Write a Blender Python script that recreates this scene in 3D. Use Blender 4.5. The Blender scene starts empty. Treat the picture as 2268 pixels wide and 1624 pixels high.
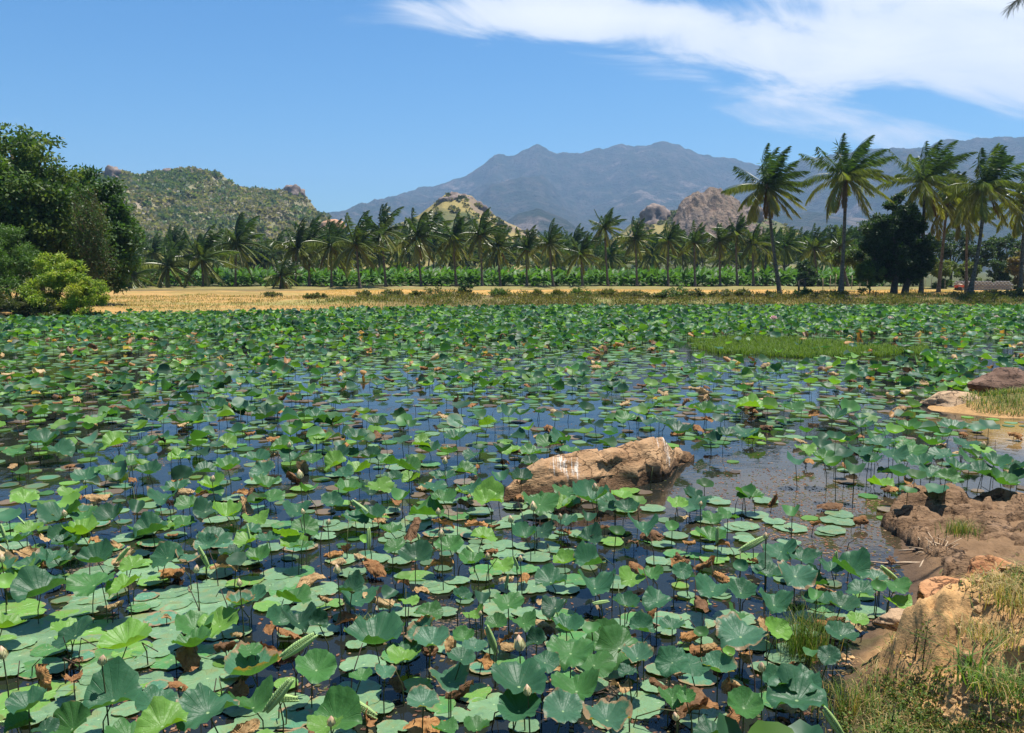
import bpy, math, random
import numpy as np
from mathutils import Vector, Matrix

R_ = math.radians
rng = np.random.default_rng(11)
random.seed(11)
sc = bpy.context.scene

# ------------------------------------------------------------------ camera
CAMZ = 3.3
PITCH = math.atan((812 - 600) / 1850.0)
F = 1850.0                                   # focal length in 2268-wide picture units
cam_d = bpy.data.cameras.new('camera')
cam_d.sensor_fit = 'HORIZONTAL'
cam_d.sensor_width = 36.0
cam_d.lens = 36.0 * F / 2268.0
cam_d.clip_start = 0.1
cam_d.clip_end = 20000
cam = bpy.data.objects.new('camera', cam_d)
sc.collection.objects.link(cam)
cam.location = (0, 0, CAMZ)
cam.rotation_euler = (math.pi / 2 - PITCH, 0, 0)
sc.camera = cam

# ------------------------------------------------------------------ world, sun, exposure
SUN = Vector((0.24, 0.10, 0.965)).normalized()
SUN_EL = math.asin(SUN.z)
SUN_AZ = math.atan2(SUN.x, SUN.y)
world = bpy.data.worlds.new('World')
sc.world = world
world.use_nodes = True
wn = world.node_tree
wn.nodes.clear()


def N(nt, typ, **kw):
    n = nt.nodes.new(typ)
    for k, v in kw.items():
        if k == 'inp':
            for kk, vv in v.items():
                s = n.inputs[kk]
                if hasattr(vv, 'is_output'):
                    nt.links.new(vv, s)
                else:
                    s.default_value = vv
        else:
            setattr(n, k, v)
    return n


def M(nt, op, a, b=None, c=None, clamp=False):
    n = nt.nodes.new('ShaderNodeMath')
    n.operation = op
    n.use_clamp = clamp
    for i, x in enumerate((a, b, c)):
        if x is None:
            continue
        if hasattr(x, 'is_output'):
            nt.links.new(x, n.inputs[i])
        else:
            n.inputs[i].default_value = x
    return n.outputs[0]


def SS(nt, x, lo, hi):
    n = nt.nodes.new('ShaderNodeMapRange')
    n.interpolation_type = 'SMOOTHSTEP'
    nt.links.new(x, n.inputs['Value'])
    for k, v in (('From Min', lo), ('From Max', hi)):
        n.inputs[k].default_value = v
    return n.outputs['Result']


def MIX(nt, fac, a, b, blend='MIX'):
    n = nt.nodes.new('ShaderNodeMix')
    n.data_type = 'RGBA'
    n.blend_type = blend
    for s, x in ((n.inputs[0], fac), (n.inputs[6], a), (n.inputs[7], b)):
        if hasattr(x, 'is_output'):
            nt.links.new(x, s)
        else:
            s.default_value = x if not isinstance(x, tuple) or len(x) == 4 else (*x, 1)
    return n.outputs[2]


sky = N(wn, 'ShaderNodeTexSky', sky_type='NISHITA', sun_disc=False, sun_elevation=SUN_EL,
        sun_rotation=SUN_AZ, altitude=300, air_density=1.0, dust_density=0.9, ozone_density=2.6)
SKY_STRENGTH = 0.070
tc = N(wn, 'ShaderNodeTexCoord')
sep = N(wn, 'ShaderNodeSeparateXYZ', inp={0: tc.outputs['Generated']})
dx, dy, dz = sep.outputs
yy = M(wn, 'MAXIMUM', dy, 0.02)
cu = M(wn, 'DIVIDE', dx, yy)                 # tangent of azimuth
cw = M(wn, 'DIVIDE', dz, yy)                 # tangent of elevation
cmb = N(wn, 'ShaderNodeCombineXYZ', inp={0: M(wn, 'MULTIPLY', cu, 1.0), 1: M(wn, 'MULTIPLY', M(wn, 'ADD', cw, M(wn, 'MULTIPLY', cu, 0.10)), 3.6)})
n1 = N(wn, 'ShaderNodeTexNoise', inp={'Vector': cmb.outputs[0], 'Scale': 4.2, 'Detail': 9.0, 'Roughness': 0.60, 'Distortion': 0.8})
n2 = N(wn, 'ShaderNodeTexNoise', inp={'Vector': cmb.outputs[0], 'Scale': 1.6, 'Detail': 3.0, 'Roughness': 0.5})


def ell(px, py, rx, ry, k=0.0):
    """soft cloud lobe: centre and radii given in picture units, turned into tangents of direction"""
    u0, w0 = (px - 1134) / F, (600 - py) / F
    a = M(wn, 'DIVIDE', M(wn, 'SUBTRACT', cu, u0), rx / F)
    wl = M(wn, 'SUBTRACT', cw, w0)
    wl = M(wn, 'ADD', wl, M(wn, 'MULTIPLY', M(wn, 'SUBTRACT', cu, u0), k))
    b = M(wn, 'DIVIDE', wl, ry / F)
    d = M(wn, 'SQRT', M(wn, 'ADD', M(wn, 'MULTIPLY', a, a), M(wn, 'MULTIPLY', b, b)))
    return M(wn, 'SUBTRACT', 1.0, d)


lobes = [ell(1370, 66, 450, 56, 0.03), ell(1820, 128, 500, 112, 0.10), ell(2300, 168, 640, 185, 0.11),
         ell(2050, 10, 520, 80, 0.0), ell(2700, -60, 800, 330, 0.0)]
den = lobes[0]
for l in lobes[1:]:
    den = M(wn, 'SMOOTH_MAX', den, l, 0.25)
nn = M(wn, 'SUBTRACT', M(wn, 'ADD', M(wn, 'MULTIPLY', n1.outputs[0], 1.0), M(wn, 'MULTIPLY', n2.outputs[0], 0.6)), 0.8)
den = M(wn, 'ADD', den, M(wn, 'MULTIPLY', nn, 2.3))
cl = SS(wn, den, -0.16, 0.46)
# small wisps elsewhere
wisp = M(wn, 'MULTIPLY', SS(wn, n1.outputs[0], 0.60, 0.80), SS(wn, n2.outputs[0], 0.55, 0.70))
cl = M(wn, 'MAXIMUM', M(wn, 'MULTIPLY', cl, 0.97), M(wn, 'MULTIPLY', wisp, 0.35))
cl = M(wn, 'MULTIPLY', cl, SS(wn, dy, 0.02, 0.2))
hs = N(wn, 'ShaderNodeHueSaturation', inp={'Saturation': 1.36, 'Value': 1.0, 'Color': sky.outputs[0]})
skyc = MIX(wn, 1.0, hs.outputs[0], (0.74, 1.06, 1.12), 'MULTIPLY')
ccol = MIX(wn, SS(wn, den, 0.2, 1.1), (7.2, 7.6, 8.2), (8.6, 8.7, 8.8))
fin = MIX(wn, cl, skyc, ccol)
bg = N(wn, 'ShaderNodeBackground', inp={'Color': fin, 'Strength': SKY_STRENGTH})
wo = N(wn, 'ShaderNodeOutputWorld', inp={'Surface': bg.outputs[0]})

sun_d = bpy.data.lights.new('sun', 'SUN')
sun_d.energy = 5.0
sun_d.angle = R_(0.53)
sun_d.color = (1.0, 0.955, 0.88)
sun = bpy.data.objects.new('sun', sun_d)
sc.collection.objects.link(sun)
sun.rotation_euler = SUN.to_track_quat('Z', 'Y').to_euler()
sun.location = (0, 0, 60)

sc.view_settings.view_transform = 'Standard'
sc.view_settings.look = 'None'
sc.view_settings.exposure = 0.88
sc.view_settings.gamma = 1.0
sc.view_settings.use_curve_mapping = False
sc.render.engine = 'CYCLES'
sc.cycles.use_denoising = True
sc.cycles.max_bounces = 6
sc.cycles.diffuse_bounces = 2
sc.cycles.glossy_bounces = 2
sc.cycles.transmission_bounces = 4
sc.cycles.volume_bounces = 0
sc.cycles.transparent_max_bounces = 8


# ------------------------------------------------------------------ helpers
CP, SP = math.cos(PITCH), math.sin(PITCH)


def ray(u, v):
    x = (u - 1134) / F
    q = (812 - v) / F
    return np.array([x, CP + q * SP, -SP + q * CP])


def at(u, v, z=0.0):
    """point of the horizontal plane z seen at picture position u, v"""
    d = ray(u, v)
    t = (z - CAMZ) / d[2]
    return np.array([0, 0, CAMZ]) + d * t


def atY(u, v, Y):
    d = ray(u, v)
    return np.array([0, 0, CAMZ]) + d * (Y / d[1])


def proj(p):
    x, y, z = p[0], p[1], p[2] - CAMZ
    dep = y * CP - z * SP
    up = y * SP + z * CP
    return 1134 + F * x / dep, 812 - F * up / dep


def proj_a(X, Y, Z):
    Z = Z - CAMZ
    dep = Y * CP - Z * SP
    up = Y * SP + Z * CP
    return 1134 + F * X / dep, 812 - F * up / dep


def _hash(ix, iy, iz, seed):
    h = (ix.astype(np.int64) * 374761393 + iy.astype(np.int64) * 668265263 + iz.astype(np.int64) * 2147483647 + seed * 1274126177) & 0xFFFFFFFF
    h = ((h ^ (h >> 13)) * 1274126177) & 0xFFFFFFFF
    h = (h ^ (h >> 16)) & 0xFFFFFF
    return h / float(0xFFFFFF)


def vnoise(x, y, z=None, seed=0):
    x = np.asarray(x, float)
    y = np.asarray(y, float)
    z = np.zeros_like(x) if z is None else np.asarray(z, float)
    ix, iy, iz = np.floor(x), np.floor(y), np.floor(z)
    fx, fy, fz = x - ix, y - iy, z - iz
    fx, fy, fz = [f * f * (3 - 2 * f) for f in (fx, fy, fz)]
    r = 0
    for a in (0, 1):
        for b in (0, 1):
            for c in (0, 1):
                w = (fx if a else 1 - fx) * (fy if b else 1 - fy) * (fz if c else 1 - fz)
                r = r + w * _hash(ix + a, iy + b, iz + c, seed)
    return r


def fbm(x, y, z=None, oct=4, seed=0, gain=0.5):
    r = 0
    a = 1.0
    s = 0
    k = 1.0
    for i in range(oct):
        r = r + a * (vnoise(x * k, y * k, None if z is None else z * k, seed + i * 17) - 0.5)
        s += a
        a *= gain
        k *= 2.03
    return r / s * 2


def smooth(x, a, b):
    t = np.clip((x - a) / (b - a), 0, 1)
    return t * t * (3 - 2 * t)


def sdist(px, py, poly):
    """signed distance to a polygon, positive inside"""
    px = np.asarray(px, float)
    py = np.asarray(py, float)
    d = np.full(px.shape, 1e18)
    ins = np.zeros(px.shape, bool)
    n = len(poly)
    for i in range(n):
        ax, ay = poly[i]
        bx, by = poly[(i + 1) % n]
        ex, ey = bx - ax, by - ay
        wx, wy = px - ax, py - ay
        t = np.clip((wx * ex + wy * ey) / (ex * ex + ey * ey + 1e-12), 0, 1)
        d = np.minimum(d, (wx - ex * t) ** 2 + (wy - ey * t) ** 2)
        c = ((ay <= py) & (by > py)) | ((by <= py) & (ay > py))
        with np.errstate(divide='ignore', invalid='ignore'):
            xi = ax + (py - ay) / (by - ay if by != ay else 1e-12) * ex
        ins ^= c & (px < xi)
    d = np.sqrt(d)
    return np.where(ins, d, -d)


COL = sc.collection


def mesh(name, verts, quads=None, tris=None, col=None, mats=(), flat=False, fmat=None):
    me = bpy.data.meshes.new(name)
    verts = np.asarray(verts, np.float32).reshape(-1, 3)
    loops = []
    starts = []
    n = 0
    if quads is not None and len(quads):
        q = np.asarray(quads, np.int32).reshape(-1, 4)
        loops.append(q.ravel())
        starts.append(np.arange(len(q)) * 4)
        n = len(q) * 4
    if tris is not None and len(tris):
        t = np.asarray(tris, np.int32).reshape(-1, 3)
        loops.append(t.ravel())
        starts.append(n + np.arange(len(t)) * 3)
    loops = np.concatenate(loops).astype(np.int32)
    starts = np.concatenate(starts).astype(np.int32)
    me.vertices.add(len(verts))
    me.vertices.foreach_set('co', verts.ravel())
    me.loops.add(len(loops))
    me.loops.foreach_set('vertex_index', loops)
    me.polygons.add(len(starts))
    me.polygons.foreach_set('loop_start', starts)
    if fmat is not None:
        me.polygons.foreach_set('material_index', np.asarray(fmat, np.int32))
    me.update(calc_edges=True)
    if col is not None:
        c = np.asarray(col, np.float32).reshape(-1, 3)
        a = me.attributes.new('col', 'FLOAT_COLOR', 'POINT')
        a.data.foreach_set('color', np.concatenate([c, np.ones((len(c), 1), np.float32)], 1).ravel())
    if flat:
        me.shade_flat()
    else:
        me.shade_smooth()
    for m in (mats if isinstance(mats, (list, tuple)) else [mats]):
        me.materials.append(m)
    return me


def obj(name, me, parent=None, loc=None):
    o = bpy.data.objects.new(name, me)
    COL.objects.link(o)
    if parent is not None:
        o.parent = parent
    if loc is not None:
        o.location = loc
    return o


USED = set()


def tag(o, label, cat, group=None, kind=None):
    o['label'] = label
    o['category'] = cat
    USED.add(label)
    if group:
        o['group'] = group
    if kind:
        o['kind'] = kind
    return o


def empty(name, loc):
    o = bpy.data.objects.new(name, None)
    o.empty_display_size = 0.1
    COL.objects.link(o)
    o.location = loc
    return o


ONES = 'zero one two three four five six seven eight nine ten eleven twelve thirteen fourteen fifteen sixteen seventeen eighteen nineteen'.split()
TENS = '0 1 twenty thirty forty fifty sixty seventy eighty ninety'.split()


def words_n(n):
    n = int(n)
    if n >= 100:
        return 'hundred'
    return ONES[n] if n < 20 else TENS[n // 10] + ('' if n % 10 == 0 else '-' + ONES[n % 10])


def place(look, p, tail=''):
    """a label that ends in the thing's place in the picture"""
    u, v = proj(p)
    u, v = u / 22.68, v / 16.24
    u, v = min(max(u, 0), 100), min(max(v, 0), 100)
    for tl in (tail, ''):
        for up, dn in (('', ''), ('half ', ''), ('', 'half ')):
            for du in (0, 1, -1):
                # rounded to the nearest percent; 'just over' keeps close neighbours apart
                lab = '%s%s, %s%s percent across, %s%s percent down' % (look, tl, {'': '', 'half ': 'just '}[up], words_n(round(u) + du * 0), {'': '', 'half ': 'just '}[dn], words_n(round(v)))
                if lab not in USED and len(lab.replace('-', ' ').split()) <= 16:
                    return lab
    return '%s, %s percent across, %s percent down' % (look, words_n(u), words_n(v))


class Acc:
    """collects pieces of ONE object"""
    def __init__(s):
        s.v, s.q, s.t, s.c, s.n = [], [], [], [], 0

    def add(s, v, q=None, t=None, c=None):
        v = np.asarray(v, float).reshape(-1, 3)
        if q is not None and len(q):
            s.q.append(np.asarray(q).reshape(-1, 4) + s.n)
        if t is not None and len(t):
            s.t.append(np.asarray(t).reshape(-1, 3) + s.n)
        s.v.append(v)
        if c is not None:
            c = np.asarray(c, float)
            s.c.append(np.broadcast_to(c, (len(v), 3)) if c.ndim == 1 else c)
        s.n += len(v)

    def mesh(s, name, mats, flat=False):
        return mesh(name, np.concatenate(s.v), np.concatenate(s.q) if s.q else None, np.concatenate(s.t) if s.t else None,
                    np.concatenate(s.c) if s.c else None, mats, flat)


def tube(pts, rad, n=6, cap=True):
    pts = np.asarray(pts, float)
    rad = np.broadcast_to(np.asarray(rad, float), (len(pts),))
    V = []
    up = np.array([0.31, 0.17, 0.93])
    for i in range(len(pts)):
        d = pts[min(i + 1, len(pts) - 1)] - pts[max(i - 1, 0)]
        d = d / (np.linalg.norm(d) + 1e-9)
        if abs(d @ up) > 0.95:
            up2 = np.array([1.0, 0.1, 0.0])
        else:
            up2 = up
        a = np.cross(d, up2)
        a /= np.linalg.norm(a) + 1e-9
        b = np.cross(d, a)
        th = np.arange(n) / n * 2 * math.pi
        V.append(pts[i] + rad[i] * (np.cos(th)[:, None] * a + np.sin(th)[:, None] * b))
    V = np.concatenate(V)
    Q = []
    for i in range(len(pts) - 1):
        for k in range(n):
            k2 = (k + 1) % n
            Q.append((i * n + k, i * n + k2, (i + 1) * n + k2, (i + 1) * n + k))
    T = []
    if cap:
        V = np.concatenate([V, [pts[-1]]])
        e = len(V) - 1
        o = (len(pts) - 1) * n
        T = [(o + k, o + (k + 1) % n, e) for k in range(n)]
    return V, Q, T


def kites(P, D, L, W, nrm=None):
    """leaf-sized kite faces: base points P, directions D, lengths L, widths W"""
    n = len(P)
    D = D / (np.linalg.norm(D, axis=1, keepdims=True) + 1e-9)
    if nrm is None:
        nrm = rng.normal(size=(n, 3))
    S = np.cross(D, nrm)
    S = S / (np.linalg.norm(S, axis=1, keepdims=True) + 1e-9)
    L = np.broadcast_to(L, (n,))[:, None]
    W = np.broadcast_to(W, (n,))[:, None]
    V = np.stack([P, P + D * L * 0.45 + S * W * 0.5, P + D * L, P + D * L * 0.45 - S * W * 0.5], 1).reshape(-1, 3)
    Q = np.arange(n * 4).reshape(-1, 4)
    return V, Q


# ------------------------------------------------------------------ materials
def new_mat(name):
    m = bpy.data.materials.new(name)
    m.use_nodes = True
    nt = m.node_tree
    nt.nodes.clear()
    out = nt.nodes.new('ShaderNodeOutputMaterial')
    return m, nt, out


def rgb(*c):
    return (c[0], c[1], c[2], 1)


def foliage_mat(name, src='attr', trans=0.35, rough=0.5, spec=0.3, tcol=(1.5, 1.7, 0.55), noise=0.25):
    m, nt, out = new_mat(name)
    if src == 'attr':
        a = N(nt, 'ShaderNodeAttribute', attribute_name='col')
        c = a.outputs['Color']
    else:
        a = N(nt, 'ShaderNodeObjectInfo')
        c = a.outputs['Color']
    geo = N(nt, 'ShaderNodeNewGeometry')
    nz = N(nt, 'ShaderNodeTexNoise', inp={'Vector': geo.outputs['Position'], 'Scale': 6.0, 'Detail': 3.0})
    f = M(nt, 'ADD', M(nt, 'MULTIPLY', nz.outputs[0], noise * 2), 1 - noise)
    c2 = MIX(nt, 1.0, c, N(nt, 'ShaderNodeCombineColor', inp={0: f, 1: f, 2: f}).outputs[0], 'MULTIPLY')
    p = N(nt, 'ShaderNodeBsdfPrincipled', inp={'Base Color': c2, 'Roughness': rough, 'Specular IOR Level': spec})
    tcl = MIX(nt, 1.0, c2, rgb(*tcol), 'MULTIPLY')
    t = N(nt, 'ShaderNodeBsdfTranslucent', inp={'Color': tcl})
    mx = N(nt, 'ShaderNodeMixShader', inp={0: trans, 1: p.outputs[0], 2: t.outputs[0]})
    nt.links.new(mx.outputs[0], out.inputs[0])
    return m


def lotus_mat(name, floating=False):
    """lotus blade: radial veins from the leaf's own coordinates, brown dry rim by the object's alpha"""
    m, nt, out = new_mat(name)
    oi = N(nt, 'ShaderNodeObjectInfo')
    tco = N(nt, 'ShaderNodeTexCoord')
    s = N(nt, 'ShaderNodeSeparateXYZ', inp={0: tco.outputs['Object']})
    x, y, z = s.outputs
    r = M(nt, 'SQRT', M(nt, 'ADD', M(nt, 'MULTIPLY', x, x), M(nt, 'MULTIPLY', y, y)))
    ang = M(nt, 'ARCTAN2', y, x)
    ve = M(nt, 'ABSOLUTE', M(nt, 'SINE', M(nt, 'MULTIPLY', ang, 10.0)))
    vein = SS(nt, ve, 0.22, 0.0)
    vein = M(nt, 'MULTIPLY', vein, SS(nt, r, 1.05, 0.25))
    off = N(nt, 'ShaderNodeVectorMath', operation='SCALE', inp={0: oi.outputs['Location'], 'Scale': 7.0})
    vv = N(nt, 'ShaderNodeVectorMath', operation='ADD', inp={0: tco.outputs['Object'], 1: off.outputs[0]})
    nz = N(nt, 'ShaderNodeTexNoise', inp={'Vector': vv.outputs[0], 'Scale': 2.2, 'Detail': 5.0, 'Roughness': 0.6})
    nf = N(nt, 'ShaderNodeTexNoise', inp={'Vector': vv.outputs[0], 'Scale': 14.0, 'Detail': 4.0})
    geo = N(nt, 'ShaderNodeNewGeometry')
    base = oi.outputs['Color']
    f = M(nt, 'ADD', M(nt, 'MULTIPLY', nz.outputs[0], 0.5), 0.74)
    c = MIX(nt, 1.0, base, N(nt, 'ShaderNodeCombineColor', inp={0: f, 1: f, 2: f}).outputs[0], 'MULTIPLY')
    c = MIX(nt, M(nt, 'MULTIPLY', vein, 0.45), c, MIX(nt, 1.0, base, rgb(2.0, 1.7, 1.6), 'MULTIPLY'))
    c = MIX(nt, SS(nt, r, 0.07, 0.03), c, rgb(0.30, 0.42, 0.20))
    # dry rim and spots
    edge = M(nt, 'ADD', r, M(nt, 'MULTIPLY', M(nt, 'SUBTRACT', nz.outputs[0], 0.5), 0.8))
    thr = M(nt, 'SUBTRACT', 1.14, M(nt, 'MULTIPLY', oi.outputs['Alpha'], 0.62))
    em = M(nt, 'MULTIPLY', M(nt, 'SUBTRACT', edge, thr), 9.0, clamp=True)
    brown = MIX(nt, nf.outputs[0], rgb(0.20, 0.12, 0.06), rgb(0.34, 0.24, 0.13))
    c = MIX(nt, em, c, brown)
    if floating:
        bl = N(nt, 'ShaderNodeTexNoise', inp={'Vector': vv.outputs[0], 'Scale': 1.3, 'Detail': 6.0, 'Roughness': 0.65})
        c = MIX(nt, M(nt, 'MULTIPLY', SS(nt, bl.outputs[0], 0.50, 0.68), 0.65), c, rgb(0.20, 0.21, 0.075))
        c = MIX(nt, M(nt, 'MULTIPLY', SS(nt, bl.outputs[0], 0.44, 0.30), 0.5), c, rgb(0.055, 0.13, 0.085))
    spot = SS(nt, nf.outputs[0], 0.66, 0.72)
    c = MIX(nt, M(nt, 'MULTIPLY', spot, 0.6 if floating else 0.25), c, rgb(0.24, 0.17, 0.07))
    under = MIX(nt, 1.0, c, rgb(1.05, 1.0, 0.75), 'MULTIPLY')
    c = MIX(nt, geo.outputs['Backfacing'], c, under)
    b = N(nt, 'ShaderNodeBump', inp={'Strength': 0.5, 'Distance': 0.025, 'Height': M(nt, 'ADD', M(nt, 'MULTIPLY', vein, -0.8), M(nt, 'MULTIPLY', nz.outputs[0], 0.8))})
    p = N(nt, 'ShaderNodeBsdfPrincipled', inp={'Base Color': c, 'Roughness': 0.36 if floating else 0.45, 'Specular IOR Level': 0.55 if floating else 0.30, 'Normal': b.outputs[0]})
    tcl = MIX(nt, 1.0, c, rgb(1.7, 1.75, 0.45), 'MULTIPLY')
    t = N(nt, 'ShaderNodeBsdfTranslucent', inp={'Color': tcl, 'Normal': b.outputs[0]})
    mx = N(nt, 'ShaderNodeMixShader', inp={0: 0.12 if floating else 0.32, 1: p.outputs[0], 2: t.outputs[0]})
    nt.links.new(mx.outputs[0], out.inputs[0])
    return m


def simple_mat(name, c1, c2, scale=8.0, rough=0.8, bump=0.3, detail=5.0, dist=0.02, spec=0.25, c3=None):
    m, nt, out = new_mat(name)
    tco = N(nt, 'ShaderNodeTexCoord')
    nz = N(nt, 'ShaderNodeTexNoise', inp={'Vector': tco.outputs['Object'], 'Scale': scale, 'Detail': detail, 'Roughness': 0.62})
    c = MIX(nt, SS(nt, nz.outputs[0], 0.35, 0.65), rgb(*c1), rgb(*c2))
    if c3:
        nz2 = N(nt, 'ShaderNodeTexNoise', inp={'Vector': tco.outputs['Object'], 'Scale': scale * 0.3, 'Detail': 4.0})
        c = MIX(nt, SS(nt, nz2.outputs[0], 0.5, 0.62), c, rgb(*c3))
    b = N(nt, 'ShaderNodeBump', inp={'Strength': bump, 'Distance': dist, 'Height': nz.outputs[0]})
    p = N(nt, 'ShaderNodeBsdfPrincipled', inp={'Base Color': c, 'Roughness': rough, 'Specular IOR Level': spec, 'Normal': b.outputs[0]})
    nt.links.new(p.outputs[0], out.inputs[0])
    return m


MAT = {}
MAT['fol'] = foliage_mat('tree_foliage')
MAT['frond'] = foliage_mat('palm_frond', src='obj', trans=0.38, rough=0.35, spec=0.5, noise=0.2)
MAT['grass'] = foliage_mat('grass_blades', trans=0.3, rough=0.6, spec=0.2)
MAT['massleaf'] = foliage_mat('lotus_mass', trans=0.3, rough=0.5, spec=0.35, tcol=(1.7, 1.75, 0.45), noise=0.2)
MAT['lotus'] = lotus_mat('lotus_blade')
MAT['pad'] = lotus_mat('lotus_pad', True)
MAT['stalk'] = simple_mat('lotus_stalk', (0.05, 0.085, 0.025), (0.085, 0.075, 0.03), 25, 0.6, 0.1)
MAT['drystalk'] = simple_mat('dry_stalk', (0.07, 0.045, 0.03), (0.035, 0.025, 0.02), 25, 0.8, 0.1)
MAT['bark'] = simple_mat('bark', (0.10, 0.075, 0.05), (0.045, 0.034, 0.025), 6, 0.9, 0.6, dist=0.05)


def wither_mat():
    m, nt, out = new_mat('withered_leaf')
    oi = N(nt, 'ShaderNodeObjectInfo')
    tco = N(nt, 'ShaderNodeTexCoord')
    s = N(nt, 'ShaderNodeSeparateXYZ', inp={0: tco.outputs['Object']})
    x, y, z = s.outputs
    ang = M(nt, 'ARCTAN2', y, x)
    st = M(nt, 'SINE', M(nt, 'MULTIPLY', ang, 34.0))
    nz = N(nt, 'ShaderNodeTexNoise', inp={'Vector': tco.outputs['Object'], 'Scale': 3.0, 'Detail': 5.0, 'Roughness': 0.6})
    c = MIX(nt, SS(nt, nz.outputs[0], 0.35, 0.7), oi.outputs['Color'], MIX(nt, 1.0, oi.outputs['Color'], rgb(0.6, 0.52, 0.45), 'MULTIPLY'))
    c = MIX(nt, M(nt, 'MULTIPLY', SS(nt, st, 0.5, 1.0), 0.12), c, rgb(0.14, 0.07, 0.035))
    h = M(nt, 'ADD', M(nt, 'MULTIPLY', st, 0.14), nz.outputs[0])
    b = N(nt, 'ShaderNodeBump', inp={'Strength': 0.6, 'Distance': 0.03, 'Height': h})
    p = N(nt, 'ShaderNodeBsdfPrincipled', inp={'Base Color': c, 'Roughness': 0.75, 'Specular IOR Level': 0.2, 'Normal': b.outputs[0]})
    t = N(nt, 'ShaderNodeBsdfTranslucent', inp={'Color': c})
    mx = N(nt, 'ShaderNodeMixShader', inp={0: 0.15, 1: p.outputs[0], 2: t.outputs[0]})
    nt.links.new(mx.outputs[0], out.inputs[0])
    return m


MAT['wither'] = wither_mat()

# ================================================================== THE SETTING
POND = [(-60, 3.2), (-20, 3.3), (0, 3.6), (1.3, 3.9), (2.05, 4.9), (2.45, 5.7), (2.6, 6.2), (2.85, 6.9), (3.3, 7.5), (3.95, 8.1),
        (4.25, 8.7), (4.45, 9.5), (5.0, 10.3), (5.6, 11.0), (7.3, 11.6), (9.5, 12.2), (13, 13.6), (15, 15.5), (14.6, 17.2),
        (12.6, 18.0), (10.9, 18.6), (9.9, 19.6), (10.3, 20.6), (12.2, 21.4), (15.5, 23.5), (20, 28), (27, 34),
        (40, 47), (52, 60), (56, 69), (48, 72), (30, 72.5), (12, 72), (0, 71.5), (-8, 69.5), (-14, 65.5), (-20, 62), (-25, 60.5), (-28, 60),
        (-27.5, 58.5), (-29, 56.5), (-38, 51), (-70, 44)]
PLAT = [(2.66, 6.22), (2.86, 5.82), (3.15, 5.45), (3.5, 5.05), (4.1, 4.6), (5.5, 3.9), (9, 3.4), (14, 3.0), (14, 9.0), (9, 9.2), (6.2, 8.6),
        (4.9, 7.9), (3.9, 7.15), (3.3, 6.85), (2.8, 6.62)]


def ground_z(x, y):
    sd = -sdist(x, y, POND)                     # positive on land
    z = np.where(sd < 0, np.maximum(sd * 0.35, -0.7), 0)
    land = np.clip(sd, 0, None)
    near = (y < 40)
    # near bank: a low shelf, then the earth plateau
    shelf = 0.16 * smooth(land, 0.0, 0.5) + 0.10 * smooth(land, 0.4, 2.5)
    wob = 0.10 * fbm(x * 2.2, y * 2.2, oct=3, seed=5) + 0.05 * fbm(x * 9, y * 9, oct=2, seed=7)
    sp = sdist(x, y, PLAT) + wob
    back = smooth(y, 6.3, 7.0)
    width = 0.64 + 0.7 * back
    plat = smooth(sp, -0.02, 1) * 0
    plat = np.clip((sp + 0.05) / width, 0, 1)
    plat = plat * plat * (3 - 2 * plat)
    ph = 0.50 + 0.16 * np.clip(x - 2.7, 0, 6) + 0.10 * smooth(sp, 0.2, 1.2)
    rough = 0.13 * fbm(x * 3.1, y * 3.1, oct=4, seed=21) + 0.11 * np.abs(fbm(x * 7, y * 7, oct=3, seed=31)) - 0.03 + 0.06 * fbm(x * 14, y * 14, oct=3, seed=41) - 0.07 * np.clip(0.10 - np.abs(fbm(x * 4.5, y * 4.5, oct=3, seed=43)), 0, 1) / 0.10
    face = np.clip(1 - np.abs(plat - 0.55) * 1.9, 0, 1)
    zn = shelf + plat * ph + rough * np.clip(land * 3, 0, 1) * (0.5 + 1.3 * face)
    # ground under the camera
    zn = zn + 1.1 * smooth(-y, -3.2, 0.5)
    # islet on the right
    zi = 0.42 * smooth(land, 0, 1.6)
    zn = np.where((y > 14.5) & (x > 8), zi + 0.04 * fbm(x, y, oct=3, seed=8), zn)
    # far bank
    w = 6.5 + 24 * smooth(-x, 12, 24)
    zf = 0.92 * smooth(land, -0.2, 1) ** 1 * 0
    t = np.clip(land / w, 0, 1)
    zf = 0.92 * (t * (1.6 - 0.6 * t)) + 0.16 * fbm(x * 0.35, y * 0.35, oct=3, seed=3) * np.clip(land * 0.4, 0, 1)
    bund = 0.28 * np.exp(-((y - 116) / 3.0) ** 2) * (0.7 + 0.5 * fbm(x * 0.12, y * 0.1, seed=61))
    far = zf + bund
    far = np.where(y > 150, 0.9, far)
    zl = np.where(y < 40, zn, far)
    return np.where(sd < 0, z, zl)


def mono(*segs):
    out = []
    for a, b, st in segs:
        out.append(np.arange(a, b, st))
    return np.concatenate(out)


def geo(a, b, f):
    r = [a]
    while r[-1] * f < b:
        r.append(r[-1] * f)
    r.append(b)
    return np.array(r)


gx = np.concatenate([-geo(62, 5600, 1.35)[::-1], np.arange(-60, 1.0, 1.6), np.arange(1.0, 2.4, 0.1), np.arange(2.4, 4.3, 0.028), np.arange(4.3, 6.2, 0.06), np.arange(6.2, 20, 0.35), np.arange(20, 62, 1.6), geo(62, 5600, 1.35)])
gy = np.concatenate([np.array([-250, -120, -50, -20, -8, -3, 0]), np.arange(1, 3.6, 0.4), np.arange(3.6, 4.7, 0.06), np.arange(4.7, 7.1, 0.028), np.arange(7.1, 10.2, 0.06), np.arange(10.2, 24, 0.35), np.arange(24, 66, 1.5),
                     np.arange(66, 130, 0.7), geo(131, 6600, 1.18)])
gx = np.unique(np.round(gx, 4))
gy = np.unique(np.round(gy, 4))
GX, GY = np.meshgrid(gx, gy)
GZ = ground_z(GX.ravel(), GY.ravel()).reshape(GX.shape)


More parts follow.
